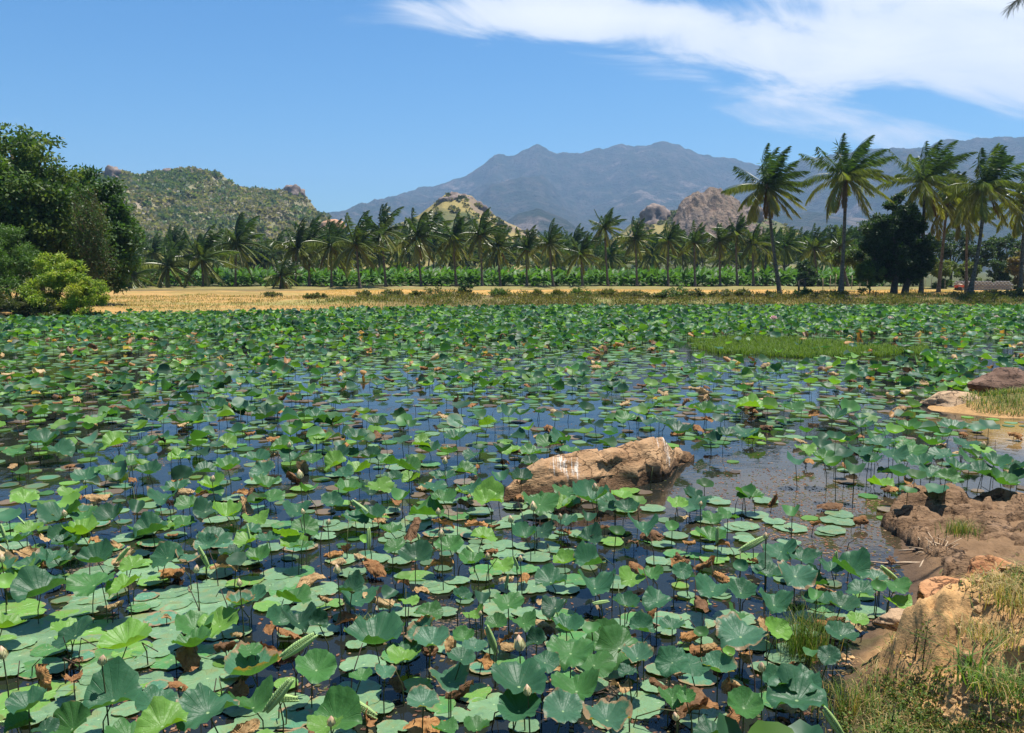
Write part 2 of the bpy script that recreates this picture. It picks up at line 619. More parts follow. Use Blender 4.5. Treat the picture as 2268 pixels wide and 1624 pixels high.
def gz(x, y):
    return float(ground_z(np.array([x], float), np.array([y], float))[0])


def grid_faces(nx, ny):
    i = np.arange(ny - 1)[:, None] * nx + np.arange(nx - 1)[None, :]
    return np.stack([i, i + 1, i + nx + 1, i + nx], -1).reshape(-1, 4)


# ground colour: what the soil, straw and turf are there
X, Y = GX.ravel(), GY.ravel()
sd = -sdist(X, Y, POND)
soil = np.array([0.46, 0.27, 0.115])
redsoil = np.array([0.33, 0.15, 0.065])
mud = np.array([0.085, 0.055, 0.035])
straw = np.array([0.42, 0.24, 0.075])
tangrass = np.array([0.36, 0.215, 0.075])
turf = np.array([0.095, 0.105, 0.03])
brush = np.array([0.14, 0.105, 0.045])


def lerp(a, b, t):
    return a + (b - a) * t[:, None]


na = fbm(X * 0.9, Y * 0.9, oct=4, seed=77)
nb = fbm(X * 0.13, Y * 0.13, oct=4, seed=78)
c = np.tile(soil, (len(X), 1))
c = lerp(c, redsoil, smooth(na, 0.05, 0.5) * 0.7)
c = np.where(((Y < 14) & (Y > 7.6))[:, None], lerp(c, np.array([0.15, 0.092, 0.052]), smooth(Y + 0.4 * na, 7.4, 8.2) * 0.92), c)
c = lerp(c, mud, 1 - smooth(sd + 0.15 * na, 0.05, 0.45))
pl = sdist(X, Y, PLAT)
c = np.where((Y < 40)[:, None], lerp(c, turf * 1.3, smooth(pl + 0.35 * na, 0.6, 1.3) * 0.6), c)
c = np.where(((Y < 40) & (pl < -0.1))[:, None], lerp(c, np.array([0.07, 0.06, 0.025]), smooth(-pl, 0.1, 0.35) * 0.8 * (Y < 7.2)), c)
isl = (Y > 14.5) & (Y < 40) & (X > 8)
c = np.where(isl[:, None], lerp(np.tile(soil * 0.8, (len(X), 1)), turf, smooth(sd + 0.6 * na, 0.5, 1.3)), c)
farm = Y > 40
nl = fbm(X * 0.05, Y * 0.35, oct=4, seed=81)
fc = np.tile(brush, (len(X), 1))
fc = lerp(fc, tangrass, smooth(-X + 8 * nb, 9, 16) * (1 - smooth(Y, 96, 104)))
fc = lerp(fc, tangrass * np.array([0.5, 0.62, 0.55]), smooth(nb, 0.0, 0.45) * 0.7)
fc = lerp(fc, straw, smooth(Y + 3 * nl, 83.5, 85.5) * (1 - smooth(Y + 4 * nl, 104, 107)) * smooth(X + 10 * nb, -26, -14))
fc = lerp(fc, np.array([0.20, 0.20, 0.065]), smooth(fbm(X * 0.06, Y * 0.6, oct=4, seed=83), 0.12, 0.4) * 0.8)
fc = lerp(fc, np.array([0.20, 0.17, 0.06]), smooth(Y + 4 * nl, 106, 109) * (1 - smooth(Y, 119, 121)) * 0.9)
fc = lerp(fc, np.array([0.30, 0.23, 0.12]), smooth(Y, 119, 120.5) * (1 - smooth(Y + nl, 123.5, 125)))
fc = lerp(fc, np.array([0.07, 0.075, 0.03]), smooth(Y, 125, 128))
fc = lerp(fc, mud, 1 - smooth(sd, 0.1, 0.8))
c = np.where(farm[:, None], fc, c)


def ground_mat():
    m, nt, out = new_mat('ground')
    a = N(nt, 'ShaderNodeAttribute', attribute_name='col')
    g = N(nt, 'ShaderNodeNewGeometry')
    n1 = N(nt, 'ShaderNodeTexNoise', inp={'Vector': g.outputs['Position'], 'Scale': 14.0, 'Detail': 6.0, 'Roughness': 0.68})
    n2 = N(nt, 'ShaderNodeTexNoise', inp={'Vector': g.outputs['Position'], 'Scale': 1.1, 'Detail': 5.0, 'Roughness': 0.6})
    f = M(nt, 'ADD', M(nt, 'MULTIPLY', M(nt, 'ADD', n1.outputs[0], n2.outputs[0]), 0.9), 0.1)
    c = MIX(nt, 1.0, a.outputs[0], N(nt, 'ShaderNodeCombineColor', inp={0: f, 1: f, 2: f}).outputs[0], 'MULTIPLY')
    b = N(nt, 'ShaderNodeBump', inp={'Strength': 0.8, 'Distance': 0.03, 'Height': n1.outputs[0]})
    p = N(nt, 'ShaderNodeBsdfPrincipled', inp={'Base Color': c, 'Roughness': 0.92, 'Specular IOR Level': 0.12, 'Normal': b.outputs[0]})
    nt.links.new(p.outputs[0], out.inputs[0])
    return m


MAT['ground'] = ground_mat()
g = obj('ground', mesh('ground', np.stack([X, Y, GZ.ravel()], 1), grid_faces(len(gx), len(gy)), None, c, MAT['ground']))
tag(g, 'earth bank, straw field and plain reaching to the hills', 'ground', kind='structure')


# ---- water
def water_mat():
    m, nt, out = new_mat('pond_water')
    g = N(nt, 'ShaderNodeNewGeometry')
    s = N(nt, 'ShaderNodeSeparateXYZ', inp={0: g.outputs['Position']})
    n1 = N(nt, 'ShaderNodeTexNoise', inp={'Vector': g.outputs['Position'], 'Scale': 0.9, 'Detail': 6.0, 'Roughness': 0.6})
    n2 = N(nt, 'ShaderNodeTexNoise', inp={'Vector': g.outputs['Position'], 'Scale': 26.0, 'Detail': 4.0, 'Roughness': 0.7})
    n3 = N(nt, 'ShaderNodeTexNoise', inp={'Vector': g.outputs['Position'], 'Scale': 5.0, 'Detail': 3.0})
    # silt in the shallows by the islet and along the slab
    def spot(cx, cy, r0, r1):
        ddx = M(nt, 'SUBTRACT', s.outputs[0], cx)
        ddy = M(nt, 'SUBTRACT', s.outputs[1], cy)
        d = M(nt, 'SQRT', M(nt, 'ADD', M(nt, 'MULTIPLY', ddx, ddx), M(nt, 'MULTIPLY', ddy, ddy)))
        d = M(nt, 'ADD', d, M(nt, 'MULTIPLY', M(nt, 'SUBTRACT', n1.outputs[0], 0.5), 3.0))
        return SS(nt, d, r1, r0)
    silt = M(nt, 'MAXIMUM', M(nt, 'MULTIPLY', spot(11.6, 16.4, 1.2, 3.2), 1.0), M(nt, 'MULTIPLY', spot(4.4, 11.2, 1.0, 3.0), 0.10))
    base = MIX(nt, silt, rgb(0.012, 0.014, 0.012), rgb(0.30, 0.19, 0.075))
    # scum: thin film of algae and rotten scraps in drifts
    scum = M(nt, 'MULTIPLY', SS(nt, n1.outputs[0], 0.56, 0.68), SS(nt, n2.outputs[0], 0.48, 0.58))
    col = MIX(nt, scum, base, MIX(nt, n3.outputs[0], rgb(0.10, 0.075, 0.04), rgb(0.18, 0.12, 0.08)))
    rough = M(nt, 'ADD', M(nt, 'MULTIPLY', scum, 0.5), 0.035)
    b = N(nt, 'ShaderNodeBump', inp={'Strength': 0.25, 'Distance': 0.01, 'Height': M(nt, 'ADD', n3.outputs[0], M(nt, 'MULTIPLY', scum, 0.4))})
    p = N(nt, 'ShaderNodeBsdfPrincipled', inp={'Base Color': col, 'Roughness': rough, 'IOR': 1.33, 'Specular IOR Level': 0.44, 'Normal': b.outputs[0]})
    nt.links.new(p.outputs[0], out.inputs[0])
    return m


MAT['water'] = water_mat()
wv = np.array([(-75, 2.2, 0), (75, 2.2, 0), (75, 80, 0), (-75, 80, 0)], float)
w = obj('pond_water', mesh('pond_water', wv, [(0, 1, 2, 3)], None, None, MAT['water']))
tag(w, 'dark blue pond water between the lotus leaves', 'water', kind='structure')


# ---- hills and mountains
def hill_mat(name, cols, scale, rockc, rock_amt, bump=0.5, dist=3.0, grass=None):
    m, nt, out = new_mat(name)
    g = N(nt, 'ShaderNodeNewGeometry')
    n1 = N(nt, 'ShaderNodeTexNoise', inp={'Vector': g.outputs['Position'], 'Scale': scale, 'Detail': 9.0, 'Roughness': 0.66})
    n2 = N(nt, 'ShaderNodeTexNoise', inp={'Vector': g.outputs['Position'], 'Scale': scale * 0.16, 'Detail': 6.0, 'Roughness': 0.6})
    n3 = N(nt, 'ShaderNodeTexNoise', inp={'Vector': g.outputs['Position'], 'Scale': scale * 4.0, 'Detail': 5.0, 'Roughness': 0.65})
    c = MIX(nt, SS(nt, n1.outputs[0], 0.38, 0.62), rgb(*cols[0]), rgb(*cols[1]))
    c = MIX(nt, SS(nt, n3.outputs[0], 0.42, 0.66), c, rgb(*cols[2]))
    if grass:
        c = MIX(nt, SS(nt, n2.outputs[0], 0.47, 0.56), c, rgb(*grass))
    rk = SS(nt, M(nt, 'ADD', n2.outputs[0], M(nt, 'MULTIPLY', M(nt, 'SUBTRACT', n1.outputs[0], 0.5), 0.7)), 0.74 - rock_amt, 0.84 - rock_amt)
    c = MIX(nt, M(nt, 'MULTIPLY', rk, 0.85), c, MIX(nt, n3.outputs[0], rgb(*[k * 0.55 for k in rockc]), rgb(*rockc)))
    b = N(nt, 'ShaderNodeBump', inp={'Strength': bump, 'Distance': dist, 'Height': M(nt, 'ADD', n1.outputs[0], M(nt, 'MULTIPLY', n3.outputs[0], 0.4))})
    p = N(nt, 'ShaderNodeBsdfPrincipled', inp={'Base Color': c, 'Roughness': 0.95, 'Specular IOR Level': 0.05, 'Normal': b.outputs[0]})
    nt.links.new(p.outputs[0], out.inputs[0])
    return m


HILLS = {}


def hill(name, label, sil, D, front, back, mat, nx=220, ny=70, amp=0.35, wl=0.25, jag=0.0, pw=1.05, skew=0.0):
    """a real ridge at distance D whose crest follows sil; slopes run front metres towards us and back metres away"""
    pts = np.array([atY(u, v, D) for u, v in sil])
    x0, x1 = pts[0, 0], pts[-1, 0]
    xs = np.linspace(x0, x1, nx)
    H = np.interp(xs, pts[:, 0], pts[:, 2])
    H = H + jag * fbm(xs * 0.9 / (front * 0.05), xs * 0 + D, oct=5, seed=len(name), gain=0.62)
    H = np.maximum(H, 0)
    ts = np.concatenate([np.linspace(-1, 0, ny // 3, endpoint=False), np.linspace(0, 1, ny)])
    XX, TT = np.meshgrid(xs, ts)
    HH = np.broadcast_to(H, XX.shape)
    a = np.abs(TT)
    YY = D + np.where(TT < 0, -TT * back, -TT * front)
    s = (1 - a) ** pw
    k = wl / front * 10
    nzv = fbm(XX * k, YY * k * 0.6, oct=5, seed=len(name) + 3)
    rid = 1 - np.abs(fbm(XX * k * 0.8, YY * k * 0.35, oct=4, seed=len(name) + 9)) * 2
    env = np.clip(a * 3.2, 0, 1) * (1 - a)
    fin_ = fbm(XX * k * 5, YY * k * 4, oct=4, seed=len(name) + 13)
    ZZ = HH * s * (1 + 0 * a) + HH.max() * amp * env * (0.55 * nzv + 0.60 * (rid - 0.6) + 0.26 * fin_)
    ZZ = np.where(TT < 0, HH * s, ZZ)
    # never rise above the crest line of sight
    lim = CAMZ + (HH - CAMZ) / D * YY - np.clip(a, 0, 1) * 0.01 * HH.max()
    ZZ = np.where(TT > 0, np.minimum(ZZ, np.where(a > 0.01, lim, ZZ)), ZZ)
    edge = np.minimum(1, np.minimum(XX - x0, x1 - XX) / (0.04 * (x1 - x0)))
    ZZ = np.maximum(ZZ * np.clip(edge, 0, 1), 0) - 1.0 * (1 - np.clip(edge, 0, 1)) - 1.5 * (a > 0.985)
    o = obj(name, mesh(name, np.stack([XX.ravel(), YY.ravel(), ZZ.ravel()], 1), grid_faces(nx, len(ts)), None, None, mat))
    tag(o, label, 'hill' if 'hill' in name else 'mountain', kind='structure')
    HILLS[label] = (XX, YY, ZZ, TT)
    return XX, YY, ZZ, TT


MAT['mount'] = hill_mat('mountain_slope', [(0.030, 0.046, 0.020), (0.10, 0.085, 0.058), (0.018, 0.032, 0.013)], 0.014, (0.27, 0.21, 0.165), 0.15, 1.0, 40.0)
MAT['hillscrub'] = hill_mat('scrub_hill', [(0.20, 0.18, 0.10), (0.27, 0.22, 0.14), (0.13, 0.145, 0.068)], 0.05, (0.34, 0.27, 0.22), 0.18, 0.5, 2.0)
MAT['hillgrass'] = hill_mat('grassy_hill', [(0.10, 0.105, 0.04), (0.14, 0.13, 0.065), (0.05, 0.07, 0.028)], 0.06, (0.24, 0.18, 0.14), 0.12, 0.6, 2.0, grass=(0.25, 0.20, 0.075))
MAT['rockhill'] = hill_mat('rock_dome', [(0.22, 0.155, 0.11), (0.30, 0.22, 0.165), (0.12, 0.10, 0.07)], 0.06, (0.33, 0.255, 0.205), 0.25, 1.0, 6.0)

hill('mountain', 'great blue-grey mountain with a pointed peak behind the palms',
     [(640, 520), (700, 490), (750, 472), (800, 470), (840, 462), (880, 438), (925, 411), (950, 410), (995, 402), (1030, 395), (1060, 372), (1095, 345), (1142, 339),
      (1165, 330), (1192, 318), (1222, 333), (1270, 336), (1330, 332), (1385, 321), (1430, 322), (1470, 312), (1500, 322), (1560, 340), (1600, 347), (1660, 357), (1700, 370),
      (1760, 392), (1850, 420), (1960, 450), (2100, 480), (2300, 520)], 4600, 2300, 1500, MAT['mount'], nx=520, ny=130, amp=0.70, jag=30)
hill('mountain', 'long flat-topped blue mountain ridge behind the tall palms on the right',
     [(1560, 470), (1650, 425), (1715, 400), (1748, 372), (1775, 350), (1800, 347), (1860, 343), (1920, 336), (1990, 329), (2060, 326), (2100, 308), (2160, 310), (2230, 306),
      (2300, 300), (2450, 310), (2700, 330), (3000, 420)], 3600, 1700, 1200, MAT['mount'], nx=440, ny=120, amp=0.70, jag=24)
hill('mountain', 'faint lower shoulder of the mountain close behind the palm row',
     [(1000, 545), (1080, 520), (1140, 478), (1190, 462), (1240, 480), (1300, 520), (1420, 530), (1520, 500), (1700, 480), (1800, 470), (1950, 490), (2080, 480), (2200, 505), (2400, 500), (2600, 540)],
     2400, 900, 600, MAT['mount'], nx=240, ny=60, amp=0.4, jag=8)
lh = hill('hill', 'long scrub-covered hill with boulders on its crest on the left',
          [(-300, 470), (-100, 420), (60, 395), (180, 390), (225, 385), (262, 374), (300, 388), (340, 385), (352, 378), (400, 377), (440, 374), (490, 385), (520, 408), (545, 420), (580, 424),
           (620, 424), (650, 424), (680, 440), (695, 465), (730, 490), (770, 520), (830, 560), (900, 592)], 700, 330, 250, MAT['hillscrub'], nx=260, ny=90, amp=0.22, jag=3.0, pw=0.95)
ch = hill('hill', 'small grassy knoll with a dark rocky top behind the middle palms',
          [(800, 560), (870, 500), (925, 478), (960, 452), (985, 432), (1010, 428), (1045, 434), (1065, 452), (1085, 470), (1110, 486), (1150, 505), (1220, 540), (1300, 580)],
          520, 130, 120, MAT['hillgrass'], nx=160, ny=60, amp=0.15, jag=0.8)
rh = hill('hill', 'low grassy hill with bushes at the foot of the pinkish rock dome',
          [(1300, 575), (1370, 520), (1400, 492), (1430, 473), (1462, 470), (1485, 470), (1505, 462), (1540, 458), (1580, 456), (1620, 460), (1650, 466), (1672, 476), (1720, 490), (1760, 510), (1840, 545), (1920, 585)],
          620, 150, 130, MAT['hillgrass'], nx=180, ny=60, amp=0.15, jag=0.8)

hill('hill', 'huge bare pinkish rock dome rising behind the right palms',
     [(1430, 575), (1470, 525), (1490, 484), (1504, 456), (1520, 438), (1545, 424), (1580, 418), (1612, 426), (1638, 444), (1652, 466), (1672, 500), (1700, 540), (1720, 575)],
     585, 70, 60, MAT['rockhill'], nx=200, ny=80, amp=0.45, wl=0.45, jag=3.0, pw=0.8)

# boulders: displaced rocks of their own
def rock_mesh(name, rx, ry, rz, seed, mat, sub=4, rough=0.25, facet=0.5, cut=0.0):
    import bmesh
    bm = bmesh.new()
    bmesh.ops.create_icosphere(bm, subdivisions=sub, radius=1)
    V = np.array([v.co for v in bm.verts])
    Fc = np.array([[v.index for v in f.verts] for f in bm.faces])
    bm.free()
    rg = np.random.default_rng(seed)
    # planes cut flat faces into the ball
    for i in range(int(16 * facet) + 3):
        n = rg.normal(size=3)
        n /= np.linalg.norm(n)
        dd = 0.62 + 0.3 * rg.random()
        k = V @ n
        V = V - np.clip(k - dd, 0, None)[:, None] * n * 0.92
    nv = V / np.linalg.norm(V, axis=1, keepdims=True)
    d = fbm(V[:, 0] * 1.7 + seed, V[:, 1] * 1.7, V[:, 2] * 1.7, oct=5, seed=seed)
    d2 = -np.abs(fbm(V[:, 0] * 3.1 + seed, V[:, 1] * 3.1, V[:, 2] * 3.1, oct=3, seed=seed + 5))
    V = V + nv * (rough * d + rough * 0.4 * d2)[:, None]
    V[:, 2] = np.maximum(V[:, 2], -0.55 + cut)
    V = V * np.array([rx, ry, rz])
    return mesh(name, V, None, Fc, None, mat)


MAT['farrock'] = simple_mat('far_rock', (0.13, 0.10, 0.085), (0.24, 0.185, 0.155), 0.25, 0.95, 0.6, dist=1.0)
for (u, v, wpx, hpx, D, sd_, lab) in [(250, 396, 40, 44, 680, 3, 'grey pointed boulder on the crest beside the dark left trees'),
                                    (652, 440, 44, 46, 680, 5, 'dark cracked boulder on the right shoulder of the scrub hill'),
                                    (372, 388, 44, 24, 690, 7, 'low brown boulder left of the hilltop'),
                                    (428, 390, 60, 26, 690, 9, 'wide pale boulder heap on the hilltop'),
                                    (303, 398, 30, 18, 690, 10, 'small grey boulder between the pointed boulder and the hilltop'),
                                    (1006, 445, 66, 40, 516, 11, 'dark boulder pile topping the small grassy knoll'),
                                    (1064, 470, 36, 36, 512, 12, 'brown boulder on the right flank of the grassy knoll'),
                                    (1700, 505, 44, 30, 596, 13, 'small rock knob low on the right skirt of the rock hill'),
                                    (1450, 492, 66, 56, 596, 15, 'grey rock spur left of the pinkish dome'),
                                    (1655, 480, 60, 44, 596, 16, 'brown rock ledge right of the pinkish dome')]:
    p = atY(u, v + hpx * 0.12, D)
    sx = wpx / F * D * 0.66
    szz = hpx / F * D * 0.80
    o = obj('boulder', rock_mesh('boulder', sx, sx * 0.7, szz, sd_, MAT['farrock'] if sd_ < 13 or sd_ > 14 else MAT['rockhill'], sub=4, rough=0.5, facet=1.4), None, p)
    tag(o, lab, 'boulder', 'boulders on the hills')
# bare red earth cut in the gap
o = obj('earth_mound', rock_mesh('earth_mound', 9, 6, 5, 23, simple_mat('red_earth', (0.42, 0.22, 0.12), (0.50, 0.30, 0.18), 0.3, 0.95, 0.5, dist=0.6), sub=4, rough=0.2), None, atY(738, 505, 480))
tag(o, 'bare reddish earth mound in the gap beside the scrub hill', 'mound')


# hillside scrub: bushes no one could count
def scrub(name, label, H, n, size, cols, D_lo=0.02, D_hi=0.95, per=34, umin=None, umax=None, seed=1):
    XX, YY, ZZ, TT = H
    rg = np.random.default_rng(seed)
    ok = np.argwhere((TT > D_lo) & (TT < D_hi) & (ZZ > 1.0))
    u, v = proj_a(XX, YY, ZZ)
    if umin is not None:
        ok = ok[(u[ok[:, 0], ok[:, 1]] > umin) & (u[ok[:, 0], ok[:, 1]] < umax)]
    sel = ok[rg.integers(0, len(ok), n)]
    P = np.stack([XX[sel[:, 0], sel[:, 1]], YY[sel[:, 0], sel[:, 1]], ZZ[sel[:, 0], sel[:, 1]]], 1)
    P[:, :2] += rg.normal(size=(n, 2)) * 1.5
    r = size * (0.30 + 1.15 * rg.random(n) ** 2.2)
    zone = fbm(P[:, 0] * 0.02, P[:, 1] * 0.02, oct=3, seed=seed + 4)
    cols = np.array(cols)
    ci = np.clip(((zone * 0.9 + 0.5 + rg.normal(size=n) * 0.22) * len(cols)).astype(int), 0, len(cols) - 1)
    c = cols[ci] * (0.86 + 0.28 * rg.random((n, 1)))
    d = rg.normal(size=(n, per, 3))
    d /= np.linalg.norm(d, axis=2, keepdims=True)
    d[..., 2] = np.abs(d[..., 2]) * 0.7 - 0.12
    q = P[:, None, :] + d * r[:, None, None] * (0.45 + 0.4 * rg.random((n, per, 1)))
    dirs = d + rg.normal(size=d.shape) * 0.6
    V, Q = kites(q.reshape(-1, 3), dirs.reshape(-1, 3), np.repeat(r, per) * 0.75, np.repeat(r, per) * 0.6, (d + 0.5 * rg.normal(size=d.shape)).reshape(-1, 3))
    cc = np.repeat(np.repeat(c, per, 0) * (0.8 + 0.4 * rg.random((n * per, 1))), 4, 0)
    o = obj(name, mesh(name, V, Q, None, cc, MAT['fol']))
    tag(o, label, 'scrub', kind='stuff')


scrub('hillside_scrub', 'dry green and brown scrub covering the left hill', lh, 6500, 3.0,
      [(0.09, 0.13, 0.062), (0.135, 0.155, 0.08), (0.20, 0.185, 0.115), (0.26, 0.22, 0.15), (0.11, 0.145, 0.068), (0.23, 0.195, 0.13)], umin=200, umax=900, per=30)
scrub('hillside_scrub', 'dark bushes dotted over the small grassy knoll', ch, 620, 2.3, [(0.045, 0.07, 0.025), (0.07, 0.085, 0.03), (0.12, 0.11, 0.045)], seed=4)
scrub('hillside_scrub', 'dark bushes dotted over the skirts of the bare rock hill', rh, 420, 2.6, [(0.05, 0.075, 0.028), (0.09, 0.10, 0.04), (0.16, 0.14, 0.06)], seed=6)

# ================================================================== TREES
def tree(name, label, cat, base, blobs, nleaf, leaf, lw, cols, trunk_r=0.25, group=None, clumps=90, crad=0.16, trunk_top=None, seed=1, droop=0.25, twigs=14, lean=(0, 0), shell=0.35, part='crown'):
    rg = np.random.default_rng(seed)
    root = empty(name, base)
    tag(root, label, cat, group)
    blobs = np.array(blobs, float)
    vol = blobs[:, 3] * blobs[:, 4] * blobs[:, 5]
    wgt = vol ** 0.75
    wgt /= wgt.sum()
    k = rg.choice(len(blobs), clumps, p=wgt)
    d = rg.normal(size=(clumps, 3))
    d /= np.linalg.norm(d, axis=1, keepdims=True)
    rr = (shell + (1 - shell) * rg.random(clumps)) ** 0.6
    C = blobs[k, :3] + d * rr[:, None] * blobs[k, 3:]
    cr = crad * (0.6 + 0.8 * rg.random(clumps)) * vol[k] ** (1 / 3.) * 1.15
    per = rg.multinomial(nleaf, cr ** 2 / (cr ** 2).sum())
    idx = np.repeat(np.arange(clumps), per)
    e = rg.normal(size=(nleaf, 3))
    e /= np.linalg.norm(e, axis=1, keepdims=True)
    e *= (rg.random((nleaf, 1)) ** 0.45)
    e[:, 2] *= 0.72
    P = C[idx] + e * cr[idx][:, None]
    out = e + 0.9 * rg.normal(size=e.shape)
    out[:, 2] -= droop
    ln = leaf * (0.6 + 0.8 * rg.random(nleaf))
    nr = rg.normal(size=e.shape) + np.array([0, 0, 1.1]) + e
    V, Q = kites(P, out, ln, lw * (0.7 + 0.6 * rg.random(nleaf)), nr)
    cols = np.array(cols, float)
    cc = cols[rg.integers(0, len(cols), clumps)][idx] * (0.78 + 0.44 * rg.random((nleaf, 1)))
    cc = 0.6 * cc + 0.4 * cols[rg.integers(0, len(cols), nleaf)]
    me = mesh(part, V, Q, None, np.repeat(cc, 4, 0), MAT['fol'])
    obj(part, me, root)
    # trunk and limbs
    acc = Acc()
    tt = trunk_top if trunk_top is not None else blobs[:, 2].min() - 0.2 * blobs[:, 5].min()
    tt = max(tt, 0.15)
    top = np.array([lean[0], lean[1], tt])
    pts = [np.array([0, 0, -0.1]), np.array([lean[0] * 0.3, lean[1] * 0.3, tt * 0.4]), top]
    acc.add(*tube(pts, [trunk_r * 1.25, trunk_r, trunk_r * 0.8], 8, cap=False))
    for b in blobs:
        mid = (top + b[:3]) / 2 + rg.normal(size=3) * 0.06 * np.linalg.norm(b[:3] - top)
        acc.add(*tube([top - np.array([0, 0, 0.1 * tt]), mid, b[:3]], [trunk_r * 0.6, trunk_r * 0.42, trunk_r * 0.2], 6))
    for j in rg.choice(clumps, min(twigs, clumps), replace=False):
        b = blobs[k[j], :3]
        acc.add(*tube([b, (b + C[j]) / 2 + rg.normal(size=3) * 0.1 * cr[j], C[j]], [trunk_r * 0.22, trunk_r * 0.14, trunk_r * 0.05], 5))
    obj('trunk', acc.mesh('trunk', MAT['bark']), root)
    return root


def B(base, px, dist):
    """crown lobes given as picture boxes (u, v, half width, half height, depth offset) around a tree at distance dist"""
    r = []
    for (u, v, a, b, dyo) in px:
        p = atY(u, v, dist + dyo) - base
        s = (dist + dyo) / F
        r.append((p[0], p[1], p[2], a * s, (a + b) * 0.5 * s * 0.9, b * s))
    return r


def on_ground(u, Y):
    x = (u - 1134) / F * (Y * CP + (CAMZ - 0.9) * SP)
    return np.array([x, Y, gz(x, Y)])


DG = [(0.050, 0.095, 0.020), (0.078, 0.135, 0.028), (0.036, 0.068, 0.016), (0.14, 0.18, 0.034)]
b0 = on_ground(90, 64)
tree('broadleaf_tree', 'tall dark green tree filling the left edge, highest of the left trees', 'tree', b0,
     B(b0, [(20, 330, 70, 62, 2), (95, 345, 55, 50, 0), (35, 430, 95, 75, -1), (130, 430, 60, 60, 2), (60, 520, 110, 80, 0), (-90, 400, 90, 110, 2), (-60, 560, 100, 90, 0)], 64),
     60000, 0.34, 0.20, DG, 0.4, 'dark trees on the left bank', clumps=460, crad=0.28, trunk_top=3.0, seed=2)
b1 = on_ground(215, 70)
tree('broadleaf_tree', 'dark green tree right of the tallest left tree, beside the young palms', 'tree', b1,
     B(b1, [(190, 402, 40, 44, 0), (218, 456, 56, 58, 0), (250, 520, 58, 60, 0), (240, 590, 60, 50, 0), (170, 480, 60, 90, 1), (190, 570, 60, 60, 1)], 70),
     48000, 0.32, 0.18, [(0.045, 0.098, 0.020), (0.070, 0.135, 0.026), (0.034, 0.070, 0.016)], 0.35, 'dark trees on the left bank', clumps=360, crad=0.28, trunk_top=2.5, seed=3)
b2 = on_ground(30, 58.5)
tree('feathery_bush', 'mid green feathery bush at the left edge below the tall tree', 'bush', b2,
     B(b2, [(20, 560, 75, 62, 0), (-60, 540, 80, 80, 0), (60, 600, 60, 50, 0), (10, 640, 70, 50, -1)], 58.5),
     26000, 0.26, 0.06, [(0.065, 0.13, 0.024), (0.085, 0.155, 0.028), (0.05, 0.10, 0.022)], 0.12, 'bushes on the left bank', clumps=150, crad=0.2, trunk_top=0.8, seed=4)
b3 = on_ground(140, 57.5)
tree('feathery_bush', 'bright yellow-green bush leaning over the lotus at the left shore', 'bush', b3,
     B(b3, [(115, 592, 50, 38, 0), (162, 612, 50, 42, -1), (208, 642, 34, 32, -1.5), (130, 650, 80, 50, -1), (180, 678, 54, 34, -1.5), (75, 676, 50, 34, -1)], 57.5),
     30000, 0.2, 0.075, [(0.20, 0.28, 0.032), (0.27, 0.33, 0.038), (0.14, 0.22, 0.028), (0.32, 0.31, 0.04)], 0.10, 'bushes on the left bank', clumps=170, crad=0.19, trunk_top=0.6, seed=5)
b4 = on_ground(60, 55)
tree('feathery_bush', 'low olive bush at the water line under the yellow-green bush', 'bush', b4,
     B(b4, [(20, 680, 45, 30, 0), (100, 690, 50, 25, 0), (-40, 670, 40, 40, 0), (165, 698, 45, 20, 1)], 55),
     12000, 0.2, 0.08, [(0.06, 0.075, 0.02), (0.085, 0.09, 0.025), (0.045, 0.06, 0.018)], 0.08, 'bushes on the left bank', clumps=90, crad=0.22, trunk_top=0.3, seed=6)
# dry creeper hanging down the front of the two trees
acc = Acc()
rg = np.random.default_rng(8)
vb = on_ground(205, 62.5)
for i in range(70):
    u = 160 + 50 * rg.random()
    v0 = 410 + 130 * rg.random()
    ln = 40 + 100 * rg.random()
    dyo = rg.normal() * 0.5
    pts = []
    for s in np.linspace(0, 1, 6):
        pts.append(atY(u + 55 * s * (0.4 + 0.6 * (v0 - 400) / 130) + rg.normal() * 2, min(v0 + ln * s, 636), 62.5 + dyo) - vb)
    acc.add(*tube(pts, [0.014, 0.014, 0.012, 0.01, 0.008, 0.006], 3, cap=False), c=np.array([0.16, 0.10, 0.055]) * (0.7 + 0.6 * rg.random()))
    P = np.array(pts)[rg.integers(0, 6, 60)] + rg.normal(size=(60, 3)) * 0.22
    V, Q = kites(P, rg.normal(size=(60, 3)) + np.array([0, 0, -1.0]), 0.22, 0.09)
    acc.add(V, Q, c=np.array([(0.10, 0.09, 0.035), (0.065, 0.095, 0.025), (0.045, 0.085, 0.02)][rg.integers(0, 3)]))
o = obj('dry_creeper', acc.mesh('dry_creeper', MAT['fol']), None, vb)
tag(o, 'brown dry creeper hanging between the two dark left trees', 'creeper')

